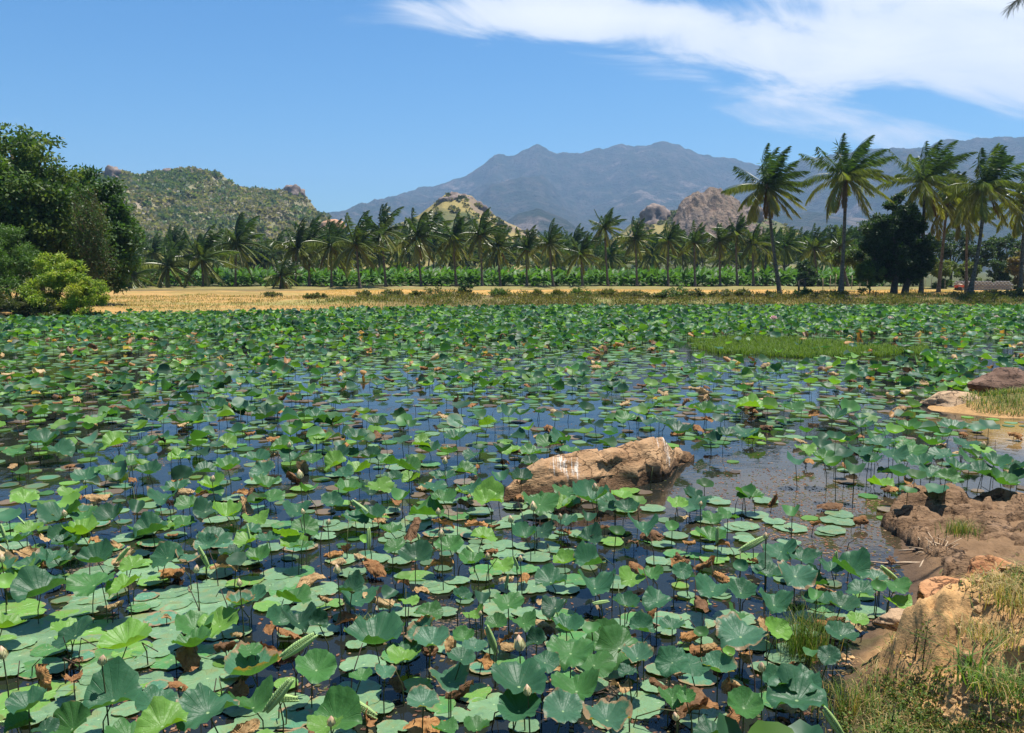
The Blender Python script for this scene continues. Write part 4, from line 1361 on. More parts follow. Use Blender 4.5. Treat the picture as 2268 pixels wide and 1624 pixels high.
for u in uu:
    vt, vf, dep = [np.interp(u, st[:, 0], st[:, k]) for k in (1, 2, 3)]
    P = at(u, vf, 0.0)
    d = ray(u, vt)
    yr = P[1] + 0.52 * dep
    H = CAMZ + d[2] * yr / d[1]
    xr = d[0] * yr / d[1]
    for y_, z_ in zip(PY, PZ):
        k = min(1, max(0, y_ / 0.52))
        V.append((P[0] + (xr - P[0]) * k + 0.10 * dep * (y_ - 0.5), P[1] + y_ * dep, max(H, 0.05) * z_ if z_ > 0 else z_))
V = np.array(V)
Xr, Yr, Zr = V.T
fac = fbm(Xr * 1.3, Yr * 1.3, Zr * 1.3, oct=3, seed=91)
fine = fbm(Xr * 5, Yr * 5, Zr * 5, oct=4, seed=92)
vor = np.abs(fbm(Xr * 2.0, Yr * 1.2, Zr * 2.4, oct=2, seed=93))
ledge = np.round((Zr + 0.12 * fac) * 5.5) / 5.5 - Zr
cen = V.reshape(170, 56, 3).mean(1).repeat(56, 0)
rad = V - cen
rad[:, 0] *= 0.4
rad /= np.linalg.norm(rad, axis=1, keepdims=True) + 1e-6
disp = 0.05 * fac + 0.032 * fine - 0.10 * np.clip(0.07 - vor, 0, 1) / 0.07 * (Zr > 0.02) * 0.7
disp += 0.22 * ledge * (pt[None, :].repeat(170, 0).ravel() < 0.5)
uview, vview = proj_a(Xr, Yr, Zr)
for (ua, va, ub, vb) in [(1352, 985, 1372, 1062), (1372, 1062, 1440, 1072), (1425, 1025, 1442, 1052), (1205, 1042, 1212, 1090), (1322, 1065, 1335, 1100), (1150, 1070, 1235, 1078), (1255, 1060, 1270, 1110)]:
    ex, ey = ub - ua, vb - va
    t = np.clip(((uview - ua) * ex + (vview - va) * ey) / (ex * ex + ey * ey), 0, 1)
    dd = np.hypot(uview - ua - ex * t, vview - va - ey * t)
    disp -= 0.07 * np.exp(-(dd / 3.2) ** 2) * (pt[None, :].repeat(170, 0).ravel() < 0.56)
# bulging boss at the right end and an undercut left of it
for (ub, vb, rr_, am) in [(1462, 1040, 26, 0.12), (1436, 1052, 14, -0.12), (1345, 1078, 34, -0.10), (1180, 1085, 30, -0.12)]:
    disp += am * np.exp(-(((uview - ub) / rr_) ** 2 + ((vview - vb) / (rr_ * 0.9)) ** 2)) * (pt[None, :].repeat(170, 0).ravel() < 0.5)
V = V + rad * disp[:, None]
# blocks between fractures stand a little proud or back
r_ = np.random.default_rng(14)
S3 = V[r_.integers(0, len(V), 46)] + r_.normal(size=(46, 3)) * 0.1
D3 = np.stack([np.linalg.norm((V + 0.05 * np.stack([fac, fine, fac], 1) - s3) * np.array([0.9, 0.9, 1.5]), axis=1) for s3 in S3], 0)
i3 = D3.argmin(0)
sr3 = np.partition(D3, 1, axis=0)
g3 = sr3[1] - sr3[0]
V = V + rad * ((r_.normal(size=46) * 0.022)[i3] - 0.03 * np.exp(-(g3 / 0.035) ** 2))[:, None]
# flat fracture faces
r_ = np.random.default_rng(12)
front_ = (pt[None, :].repeat(170, 0).ravel() < 0.52) * 1.0
cand_ = np.where((front_ > 0) & (V[:, 2] > 0.05))[0]
for k in range(34):
    i0 = cand_[r_.integers(0, len(cand_))]
    n_ = rad[i0] + r_.normal(size=3) * 0.28
    n_[2] = abs(n_[2])
    n_ /= np.linalg.norm(n_)
    loc = np.exp(-(np.linalg.norm(V - V[i0], axis=1) / 0.34) ** 4) * front_
    h_ = (V - V[i0]) @ n_ + 0.015
    V = V - (np.clip(h_, -0.03, 0.07) * loc * 0.75)[:, None] * n_
Q = grid_faces(56, 170)[:, ::-1]
o = obj('pond_rock', mesh('pond_rock', V, Q, None, None, MAT['tanrock']))
tag(o, 'long tan boulder with white droppings lying in the pond', 'rock')
ROCKP = [tuple(at(1095, 1114)[:2]), tuple(at(1490, 1060)[:2]), tuple(at(1545, 1022)[:2]), (3.4, 15.3), (1.6, 13.9), (-0.4, 12.9)]


def rock_at(name, label, u, v, z, sx, sy, sz, seed, mat, rot=0.0, cat='rock', facet=0.7, rough=0.22, sink=0.0, group=None):
    p = at(u, v, z)
    p[2] -= sink
    o = obj(name, rock_mesh(name, sx, sy, sz, seed, mat, sub=5, rough=rough, facet=facet), None, p)
    o.rotation_euler = (0, 0, rot)
    tag(o, label, cat, group)
    return o


rock_at('islet_rock', 'pale tan flat rock at the tip of the grassy islet', 2112, 898, 0.0, 1.15, 0.75, 0.42, 31, MAT['paleRock'], 0.25, sink=0.02)
rock_at('islet_rock', 'dark brown block of rock lying on the islet at the right edge', 2232, 850, 0.38, 1.35, 0.62, 0.52, 35, MAT['darkrock'], 0.2, facet=1.2, sink=0.0)
rock_at('bank_rock', 'reddish rock at the edge of the bank above the slab', 2105, 1330, 0.22, 0.36, 0.26, 0.20, 41, MAT['redrock'], 0.2)
rock_at('bank_rock', 'dark wedge of rock behind the reddish one', 2205, 1285, 0.30, 0.34, 0.22, 0.24, 43, MAT['redrock'], -0.3, facet=1.0)
rock_at('bank_rock', 'small brown stone at the water line beside the driftwood', 2068, 1235, 0.05, 0.12, 0.09, 0.07, 45, MAT['slabrock'], 0.0)
rock_at('bank_rock', 'pale earth lump under the reddish rock', 2010, 1372, 0.40, 0.30, 0.16, 0.10, 47, MAT['paleRock'], 0.1, facet=0.4)

# --- rock slab stepping into the water on the right
SL = [tuple(at(u, v)[:2]) for u, v in [(1948, 1165), (1972, 1126), (2040, 1114), (2120, 1120), (2200, 1128), (2330, 1135), (2420, 1300), (2200, 1320), (2075, 1300), (2062, 1262), (2010, 1228), (1985, 1195)]]
sx0, sx1 = min(p[0] for p in SL) - 0.2, max(p[0] for p in SL) + 0.2
sy0, sy1 = min(p[1] for p in SL) - 0.2, max(p[1] for p in SL) + 0.2
xs = np.arange(sx0, sx1, 0.035)
ys = np.arange(sy0, sy1, 0.035)
XX, YY = np.meshgrid(xs, ys)
sdS = sdist(XX, YY, SL) + 0.16 * fbm(XX * 1.6, YY * 1.6, oct=4, seed=51)
z = -0.25 + 0.33 * smooth(sdS, -0.02, 0.12)
up1 = sdist(XX, YY, [tuple(at(u, v)[:2]) for u, v in [(1960, 1150), (1985, 1122), (2100, 1116), (2150, 1140), (2105, 1160), (2020, 1152)]]) + 0.08 * fbm(XX * 3, YY * 3, oct=3, seed=52)
z += 0.13 * smooth(up1, 0.0, 0.06)
z += 0.08 * smooth(fbm(XX * 1.5, YY * 2.8, oct=4, seed=53), 0.0, 0.05) * (sdS > 0.1) + 0.06 * smooth(fbm(XX * 3.5, YY * 5, oct=3, seed=57), 0.1, 0.14) * (sdS > 0.1) + 0.05 * smooth(fbm(XX * 1.3 + 4, YY * 2.4, oct=3, seed=54), 0.05, 0.12) * (sdS > 0.1)
z += 0.10 * smooth(XX, 5.6, 8.0)
z += 0.05 * fbm(XX * 4, YY * 4, oct=4, seed=55) - 0.09 * np.clip(0.06 - np.abs(fbm(XX * 1.5, YY * 1.5, oct=3, seed=56)), 0, 1) / 0.06
r_ = np.random.default_rng(58)
ns_ = 120
SX = sx0 + (sx1 - sx0) * r_.random(ns_)
SY = sy0 + (sy1 - sy0) * r_.random(ns_)
wx = XX + 0.10 * fbm(XX * 3, YY * 3, oct=3, seed=59)
wy = YY + 0.10 * fbm(XX * 3 + 7, YY * 3, oct=3, seed=60)
DD = np.stack([np.hypot((wx - a) * 0.8, (wy - b_) * 1.3) for a, b_ in zip(SX, SY)], 0)
i1 = DD.argmin(0)
srt = np.partition(DD, 1, axis=0)
gap = srt[1] - srt[0]
hh_, tx_, ty_ = r_.normal(size=ns_) * 0.035, r_.normal(size=ns_) * 0.10, r_.normal(size=ns_) * 0.12
inn = smooth(sdS, 0.02, 0.2)
z = z + inn * (hh_[i1] + tx_[i1] * (wx - SX[i1]) + ty_[i1] * (wy - SY[i1]) - 0.045 * np.exp(-(gap / 0.035) ** 2))
o = obj('rock_slab', mesh('rock_slab', np.stack([XX.ravel(), YY.ravel(), z.ravel()], 1), grid_faces(len(xs), len(ys)), None, None, MAT['slabrock']))
tag(o, 'flat layered brown rock slab sloping into the water on the right', 'rock slab')


# ================================================================== LOTUS
COLS = {'b': (0.036, 0.112, 0.052), 'g': (0.053, 0.148, 0.038), 'y': (0.13, 0.265, 0.045), 'd': (0.026, 0.078, 0.038), 'e': (0.060, 0.155, 0.085),
        'p': (0.140, 0.245, 0.120), 'r': (0.17, 0.125, 0.085)}
NAMES = {'b': 'blue-green', 'g': 'green', 'y': 'yellow-green', 'd': 'dark green', 'e': 'brown-rimmed green', 'p': 'pale green', 'r': 'rotting brownish'}


def blade(seed, nr, nt, kind):
    rg = np.random.default_rng(seed)
    th = np.arange(nt) / nt * 2 * math.pi
    rr = np.linspace(0, 1, nr + 1)[1:] ** 0.85
    Rr, Th = np.meshgrid(rr, th, indexing='ij')
    ph = rg.random(8) * 6.28
    out = 1 + 0.05 * np.cos(2 * Th + ph[0]) + 0.03 * np.sin(3 * Th + ph[1]) + 0.025 * np.sin(7 * Th + ph[2]) + 0.015 * np.sin(13 * Th + ph[3]) + 0.014 * np.sin(19 * Th + ph[5]) * np.sin(2 * Th + ph[6])
    for tn in (math.pi / 2, -math.pi / 2):
        dth = np.angle(np.exp(1j * (Th - tn - 0.15 * ph[4] / 6)))
        out -= (0.07 + 0.06 * rg.random()) * np.exp(-(dth / 0.14) ** 2)
    wobble = Rr ** 3 * (np.sin(5 * Th + ph[5]) + 0.7 * np.sin(8 * Th + ph[6]) + 0.5 * np.sin(14 * Th + ph[7]) + 0.35 * np.sin(21 * Th + ph[4]) * np.clip(Rr - 0.6, 0, 1) * 2.5)
    if kind == 'up':
        cup = 0.22 + 0.46 * rg.random()
        fold = (rg.random() - 0.22) * 0.60
        z = cup * Rr ** 1.5 + fold * Rr ** 1.7 * np.cos(2 * (Th - 0.2 * ph[0] + 0.6)) + 0.075 * wobble + (rg.random() - 0.5) * 0.2 * Rr ** 3 * np.cos(Th - ph[1])
        shrink = 1 - 0.12 * cup * Rr ** 2
        # rim turns down a little
        z -= 0.10 * np.clip(Rr - 0.82, 0, 1) / 0.18 * rg.random()
    elif kind == 'flat':
        z = 0.012 * wobble + 0.03 * np.clip(Rr - 0.85, 0, 1) / 0.15 * np.clip(np.sin(2 * Th + ph[1]), -0.3, 1) + 0.01 * Rr * np.cos(Th - ph[2])
        shrink = 1
        if rg.random() < 0.5:         # torn bite
            dth = np.angle(np.exp(1j * (Th - ph[3])))
            out -= (0.25 + 0.3 * rg.random()) * np.exp(-(dth / (0.10 + 0.15 * rg.random())) ** 2)
    else:                              # withered: collapsed umbrella, crumpled
        z = 0 * Rr
        shrink = 1
    x = Rr * np.cos(Th) * out * shrink
    y = Rr * np.sin(Th) * out * shrink
    if kind == 'dry':
        # a sheet folded over its stalk, then crumpled and curled at the rim
        mode = seed % 3
        kb = [2.3, 1.7, -1.6][mode] * (0.8 + 0.5 * rg.random())
        y0 = y + 0.25 * (rg.random() - 0.5)
        x0 = x
        y, z = np.sin(y0 * kb) / kb, -(1 - np.cos(y0 * kb)) / kb
        kx = (rg.random() - 0.3) * 1.6
        z = z - kx * 0.35 * x0 ** 2
        x = x0 * (1 - 0.25 * x0 ** 2 * abs(kx) * 0.4) + 0.12 * np.sin(4 * y0 + ph[0]) * Rr
        n1_ = fbm(x0 * 2.2 + seed, y0 * 2.2, oct=3, seed=seed)
        n2_ = np.abs(fbm(x0 * 3.4, y0 * 3.4 + seed, oct=2, seed=seed + 3))
        z = z + (0.34 * n1_ - 0.40 * n2_) * (0.3 + 0.7 * Rr) + 0.05 * Rr ** 2 * np.sin(9 * Th + ph[1])
        y = y + 0.22 * n2_ * Rr * np.sign(np.sin(Th)) * -1
    V = np.concatenate([[(0, 0, 0.0)], np.stack([x.ravel(), y.ravel(), z.ravel()], 1)])
    T = [(0, 1 + k, 1 + (k + 1) % nt) for k in range(nt)]
    Q = []
    for i in range(nr - 1):
        a = 1 + i * nt
        for k in range(nt):
            k2 = (k + 1) % nt
            Q.append((a + k, a + nt + k, a + nt + k2, a + k2))
    return V, Q, T


UPV = [mesh('blade', *blade(10 + i, 8, 60, 'up'), None, MAT['lotus']) for i in range(18)]
FLV = [mesh('floating_leaf', *blade(60 + i, 5, 52, 'flat'), None, MAT['pad']) for i in range(14)]
DRV = [mesh('withered_blade', *blade(110 + i, 9, 44, 'dry'), None, MAT['wither']) for i in range(14)]


def spin_tilt(spin, tilt, az):
    """own spin, then lean by tilt towards azimuth az (0 = towards the camera)"""
    return (Matrix.Rotation(az, 3, 'Z') @ Matrix.Rotation(tilt, 3, 'X') @ Matrix.Rotation(spin, 3, 'Z'))


def PA(s):
    r = []
    for e in s.replace('\n', ' ').split(';'):
        e = e.strip()
        if e:
            f = e.split(',')
            r.append((float(f[0]), float(f[1]), float(f[2]), float(f[3]), f[4].strip()))
    return r


UA = PA("""840,1000,350,210,y;745,1370,410,290,b;1370,1450,390,260,b;190,1420,260,160,b;1070,1540,330,220,y;2085,1170,290,230,g;2150,1540,240,150,y;270,660,330,170,b;620,610,300,190,g;820,620,240,150,y;
640,450,240,160,b;410,470,180,110,b;220,490,240,160,b;40,590,120,150,y;440,300,170,120,y;200,250,160,90,y;740,170,200,140,d;900,90,110,120,b;1080,40,200,100,b;1250,90,200,100,g;1490,150,210,120,y;
1690,180,180,100,y;1210,210,180,110,g;1410,320,250,130,b;1560,440,140,110,b;1700,440,200,90,g;1940,350,210,120,y;1770,310,170,80,b;1960,120,210,130,b;1780,40,220,90,g;2190,70,170,130,b;1970,860,240,150,d;
1680,690,200,140,b;60,150,150,100,b;160,50,170,90,y;400,170,260,100,b;1000,260,240,140,b;480,10,180,60,y;2100,860,150,170,d;1650,1050,170,100,g;1660,1190,400,170,e;130,1540,180,90,g;300,1560,160,90,d""")
FA = PA("""140,920,300,110,p;430,840,270,80,y;600,920,360,100,y;870,870,280,100,p;1130,910,260,100,p;570,1000,220,80,p;1100,1010,200,80,p;1300,760,400,120,p;1390,680,260,60,p;1120,660,210,60,p;1380,620,230,60,p;
1130,720,290,70,p;960,740,180,80,p;1380,830,320,90,p;1450,920,230,90,p;1370,1230,330,150,p;1130,1110,240,110,g;1010,1250,220,90,p;430,1430,240,120,p;220,1360,400,70,y;510,1320,230,90,p;130,1080,290,130,p;
70,1190,150,90,p;1840,720,210,60,p;1650,590,160,60,y;1900,590,220,80,p;2120,640,230,80,p;260,1160,240,90,g;1700,1520,280,110,p;1620,1420,240,130,p;2150,1420,260,110,p;1120,1390,210,80,p;1450,550,150,60,p;
980,520,330,60,p;700,1100,300,120,g;870,420,200,50,p;400,560,110,40,y;600,690,250,60,p;330,960,300,80,p;60,780,330,80,y;560,760,260,70,p;1760,760,160,70,y;1470,1130,120,40,y;900,1280,120,70,y;1780,620,200,60,p""")
UB = PA("""1180,1280,430,230,b;1560,1310,340,240,g;1180,1440,330,230,b;1470,1440,310,230,e;1760,1500,340,180,e;1520,1060,330,220,g;720,1250,290,160,e;550,1390,250,140,e;610,990,280,160,e;890,1020,180,110,e;820,960,170,110,g;
800,1100,210,110,b;420,1090,240,90,y;140,1220,170,80,g;230,990,430,190,b;580,800,210,140,g;455,720,150,60,y;890,800,150,120,y;800,690,150,120,b;940,690,130,90,b;1110,740,240,150,g;1420,760,210,150,d;1210,860,190,110,g;
1030,870,180,120,g;1680,630,290,160,b;1390,590,250,160,b;1920,570,200,130,y;1480,460,180,100,y;1640,470,240,160,b;1880,740,190,120,b;2090,720,220,140,b;1510,900,190,110,g;1660,910,140,90,g;1990,900,200,150,b;2190,890,190,100,b;
2190,1120,230,240,b;1960,1090,240,130,e;2190,1350,190,140,g;2250,520,150,140,b;1070,480,180,130,y;870,460,200,90,g;720,360,220,130,g;500,430,260,190,d;370,360,190,120,g;945,290,200,110,y;1330,260,200,120,d;1220,290,200,100,b;
1640,310,230,140,d;1820,270,130,90,g;2000,240,220,100,b;2190,230,110,90,g;1310,80,210,110,g;1530,70,150,100,g;1720,70,230,90,b;1890,110,180,110,b;1960,60,140,80,y;1480,190,190,80,b;1630,170,120,90,d;960,60,200,120,y;410,40,150,80,g;
680,50,210,80,g;570,140,280,90,g;100,180,220,120,b;80,640,210,140,d;330,670,130,100,b;420,550,110,60,y;160,310,80,150,y;1300,980,170,170,d;1350,1120,200,150,b;300,1180,150,110,e;1900,1190,150,90,d;690,1560,190,80,g;900,1560,200,80,g""")
FB = PA("""470,210,280,70,p;80,530,190,80,p;560,600,200,80,p;770,590,160,60,p;930,570,150,80,p;870,1320,240,140,y;510,1280,210,140,y;1090,1130,260,150,g;740,1480,220,130,p;930,1480,180,90,p;270,1430,160,90,p;180,1380,150,60,p;
60,1480,140,120,y;360,290,140,40,p;420,800,160,80,p;1120,210,180,60,p;1350,360,200,60,p;2150,830,180,80,p;1960,1400,330,100,p;2210,290,160,60,p;2130,350,150,70,p;1300,430,200,70,p;680,500,120,40,p;1480,640,200,60,p;1300,150,220,60,p;
2060,110,160,50,p;700,800,150,60,p;1150,640,200,70,p;240,440,180,60,p;350,1560,200,70,p;2100,1180,160,80,p;2060,1290,160,70,p;1700,960,180,80,p;1080,350,160,50,p""")
UC = PA("""770,1370,420,230,b;640,1250,210,150,b;420,1420,260,220,g;250,1170,250,150,e;60,1130,250,210,b;400,950,360,240,e;640,910,190,170,y;1060,940,220,150,b;985,1080,160,140,d;620,740,240,170,b;1060,750,240,140,b;1120,520,270,170,b;
1425,620,180,90,g;1430,735,190,110,y;1190,650,200,120,b;1170,840,150,110,y;570,540,220,130,b;760,550,280,220,e;400,660,220,160,b;215,650,260,150,b;400,490,110,110,b;740,125,130,90,g;370,800,150,120,g;80,30,160,90,d;70,100,130,90,b;
800,440,200,100,b;420,20,110,60,g;40,1360,140,100,g;140,930,110,90,g;560,450,130,130,d;900,690,120,80,g;200,300,220,110,g;880,600,200,120,b;40,560,140,120,g;320,1060,90,70,y;860,1050,100,50,g;1310,630,110,90,g""")
FC_ = PA("""730,235,200,50,p;860,170,110,50,y;1040,190,200,60,p;1000,255,170,50,p;430,225,170,50,p;330,130,170,40,p;180,185,170,50,p;230,440,190,60,y;310,400,160,50,p;500,155,160,40,p;240,60,180,50,p;1240,790,200,80,p;1000,600,130,60,p;
90,850,260,110,p;40,680,120,90,p;720,340,140,40,p;560,60,160,40,p;620,200,140,40,p;1050,150,160,40,p;660,400,150,50,p;380,230,180,40,p;960,270,130,40,p""")


def cropuv(crop, cx, cy):
    return {'A': 0.0, 'B': 753.0, 'C': 1506.0}[crop] + 0.336 * cx, 1092.3 + 0.336 * cy


ups, pads, dries = [], [], []      # x, y, z, R, tilt, az, spin, colour key, jitter
rg = np.random.default_rng(5)
for crop, lst in (('A', UA), ('B', UB), ('C', UC)):
    for (cx, cy, w_, h_, ck) in lst:
        u, v = cropuv(crop, cx, cy)
        z = 0.15 + 0.20 * rg.random() + 0.15 * smooth(v, 1200, 1500)
        if w_ > 330:
            z -= 0.08
        p = at(u, v, z)
        dist = np.linalg.norm(p - np.array([0, 0, CAMZ]))
        R = w_ * 0.336 / 2 / F * dist * 0.90
        dep = math.asin((CAMZ - z) / dist)
        a = (math.asin(min(0.98, h_ / w_ * 1.08)) - dep) * 0.6
        ups.append([p[0], p[1], z, R, float(np.clip(a, -0.35, 0.75)), rg.normal() * 0.6, rg.normal() * 0.7 + math.pi * rg.integers(0, 2), ck, rg.random()])
for crop, lst in (('A', FA), ('B', FB), ('C', FC_)):
    for (cx, cy, w_, h_, ck) in lst:
        u, v = cropuv(crop, cx, cy)
        p = at(u, v, 0.0)
        R = w_ * 0.336 / 2 / F * np.linalg.norm(p - np.array([0, 0, CAMZ]))
        pads.append([p[0], p[1], 0.012, R, rg.normal() * 0.02, rg.random() * 6.28, rg.random() * 6.28, ck, rg.random()])
DR_ = {'A': "1310,880,90;1180,1260,120;490,1240,150;1700,1110,260;110,625,80;250,390,110;500,400,90;640,320,140;1030,445,80;810,430,130;1140,280,60;2060,560,170;1620,110,140;2200,400,130;600,210,60;1100,830,60;1560,930,80;220,130,60;1230,450,80;2150,700,90;520,30,80;60,420,80;1560,1330,160;400,1530,160;260,1250,150;1480,1010,160;2080,1560,150;1640,20,90;1800,900,120;1690,400,70;1580,10,90;1330,20,80",
       'B': "270,720,200;520,630,140;1080,570,150;260,200,90;1740,240,80;1790,1070,180;1850,1290,160;1930,330,140;1330,730,80;560,1540,240;1480,270,90;1900,960,110;1380,1170,140;290,860,120;380,1260,170;60,760,150;1290,150,60;560,1060,200;1120,1010,140;2240,1180,120;1020,220,70;2230,480,90;130,420,90;240,500,150;1000,380,90;40,370,90;1640,720,80;2060,800,100;1760,900,90;730,1020,120;1260,1320,90;1750,1400,90;2120,1280,140;940,1130,140;1880,1270,80;420,600,80;1330,860,100;1700,760,60;560,860,140;1000,920,100",
       'C': "140,740,190;500,470,110;970,650,120;690,1150,110;130,1440,190;60,330,90;20,440,110;190,1010,110;1180,890,90;340,1290,170;280,350,100;890,200,80;610,60,90;720,250,60;1390,440,60;560,880,110;430,1100,140;60,950,110;950,860,100;270,950,60;1880,80,90"}
for crop, s in DR_.items():
    for e in s.split(';'):
        cx, cy, w_ = [float(k) for k in e.split(',')]
        u, v = cropuv(crop, cx, cy)
        z = 0.05 + 0.12 * rg.random()
        p = at(u, v, z)
        R = w_ * 0.336 / 2 / F * np.linalg.norm(p - np.array([0, 0, CAMZ])) * 1.25
        dries.append([p[0], p[1], z, R, rg.normal() * 0.5, rg.random() * 6.28, rg.random() * 6.28, 'w', rg.random()])

# right-hand cluster and other leaves that stand out in the middle distance (picture u, v, width, height, colour)
MID = PA("""1300,1023,48,26,b;1762,1022,46,26,b;1822,1018,50,36,g;1850,1032,44,30,g;1870,1008,40,28,b;1892,1040,46,26,g;1905,1000,50,26,b;1925,1022,50,30,b;1950,985,60,24,b;1978,1010,60,30,b;2000,985,50,22,g;1935,975,44,22,g;2020,1000,60,40,g;
2040,1030,60,30,b;2062,1050,52,30,b;2090,1010,60,26,b;2095,1060,50,34,g;2118,1040,60,34,b;2135,1075,54,36,b;2150,1020,50,26,g;2175,1050,60,40,b;2200,1030,60,34,b;2215,1070,60,40,g;2240,1040,50,30,b;2250,1085,46,50,g;2190,1085,50,36,b;2165,1100,50,26,b;
2075,1085,44,24,b;2025,1060,44,24,g;2190,945,40,26,d;2110,950,60,24,b;2060,955,46,22,b;2010,950,50,22,g;1980,960,40,20,y;1850,975,40,22,b;2010,1090,36,18,g;2140,985,50,24,b;2175,1000,46,26,y;
1990,1055,44,22,b;2060,985,50,24,g;2235,1110,60,36,b;2255,1055,40,36,b;2120,1100,44,22,g;1258,1090,66,26,g;1195,1118,84,48,g;1243,1120,60,40,y;1310,1108,90,32,b;1362,1122,80,40,b;1376,1100,50,26,y;1533,1118,68,40,b;1548,1102,60,38,d;1560,1078,40,26,g;1665,1100,50,30,g;
1648,1095,40,26,g;1500,1120,50,22,y;1175,1030,50,30,d;1155,1062,54,30,d;1080,1108,80,44,y;1110,1060,44,26,b;1135,1000,60,24,y;1175,1005,50,26,g;1215,985,60,22,g;1240,975,50,22,b;1260,1000,50,20,g;1345,985,44,18,g;1390,930,56,30,g;1415,915,40,24,y;1500,960,70,30,d;1475,940,60,20,d;
1570,975,60,34,b;1610,965,50,22,d;1652,960,60,26,b;1660,900,60,22,y;1440,905,60,40,g;1560,915,56,24,g;1700,905,44,30,y;1756,905,50,26,g;1845,925,56,30,b;1880,910,46,36,g;1905,945,50,22,b;
150,955,44,20,b;215,932,50,26,y;100,980,60,24,b;40,1000,50,26,g;130,1000,60,26,b;205,1005,50,24,b;255,985,56,26,y;330,985,50,30,b;290,1030,60,24,g;190,1060,60,26,b;240,1050,50,24,g;330,1050,56,24,b;500,985,50,30,y;520,960,40,22,b;570,1020,60,24,b;625,995,56,22,g;650,1015,56,30,b;700,965,44,24,g;690,1020,50,24,g;
455,1045,56,26,b;505,1040,60,22,g;390,1085,60,30,b;470,1080,56,30,y;590,1078,60,26,g;840,1080,64,40,y;745,1012,60,28,d;760,1050,50,26,b;870,1062,46,24,b;905,1040,56,24,g;925,1020,40,22,y;935,985,50,22,y;950,1000,56,20,b;1010,975,60,20,b;1050,1010,50,22,b;1030,1045,56,24,g;985,1060,60,26,b;960,1080,60,28,b;1040,1085,60,24,b;
890,975,40,20,d;790,975,60,24,b;835,940,50,24,d;590,925,60,26,d;640,930,44,24,b;760,935,44,26,g;700,925,50,22,b;480,905,50,24,b;420,930,56,22,g;350,925,60,26,d;300,905,50,22,b""")
for (u, v, w_, h_, ck) in MID:
    z = 0.18 + 0.22 * rg.random()
    if u > 1740 and v > 930:
        z += 0.18
    p = at(u, v, z)
    dist = np.linalg.norm(p - np.array([0, 0, CAMZ]))
    dep = math.asin((CAMZ - z) / dist)
    a = (math.asin(min(0.98, h_ / w_ * 1.05)) - dep) * 0.6
    ups.append([p[0], p[1], z, w_ / 2 / F * dist, float(np.clip(a, -0.3, 0.75)), rg.normal() * 0.6, rg.normal() * 0.8 + math.pi * rg.integers(0, 2), ck, rg.random()])

# ---- the rest of the pond by density
CHAN = [(1470, 1000), (1545, 1010), (1600, 968), (1760, 960), (1790, 1040), (1860, 1070), (1960, 1095), (1950, 1160), (2010, 1230), (2060, 1270), (1960, 1300), (1850, 1240), (1750, 1215), (1690, 1190), (1640, 1120), (1480, 1095), (1440, 1080)]
ROCKV = [(1095, 1130), (1110, 1060), (1200, 1000), (1460, 955), (1545, 1000), (1545, 1030), (1490, 1070), (1300, 1120)]
taken = np.array([[p[0], p[1], p[3]] for p in ups + pads])


def field(cell, x0, x1, y0, y1, seed):
    r2 = np.random.default_rng(seed)
    xs = np.arange(x0, x1, cell)
    ys = np.arange(y0, y1, cell)
    A, Bb = np.meshgrid(xs, ys)
    A = A.ravel() + (r2.random(A.size) - 0.5) * cell * 1.3
    Bb = Bb.ravel() + (r2.random(Bb.size) - 0.5) * cell * 1.3
    u, v = proj_a(A, Bb, np.full_like(A, 0.2))
    ok = (u > -650) & (u < 2850) & (Bb > 4.1)
    A, Bb, u, v = A[ok], Bb[ok], u[ok], v[ok]
    sdp = sdist(A, Bb, POND)
    ok = (sdp > 0.15) & (sdist(A, Bb, ROCKP) < -0.15)
    ok &= ~((A > 9.2) & (Bb > 17.5) & (Bb < 22.5) & (sdp < 0.3))
    return A[ok], Bb[ok], u[ok], v[ok], sdp[ok], r2


def in_taken(x, y, r, k):
    d = np.hypot(taken[:, 0] - x, taken[:, 1] - y)
    return bool((d < (taken[:, 2] + r) * k).any())


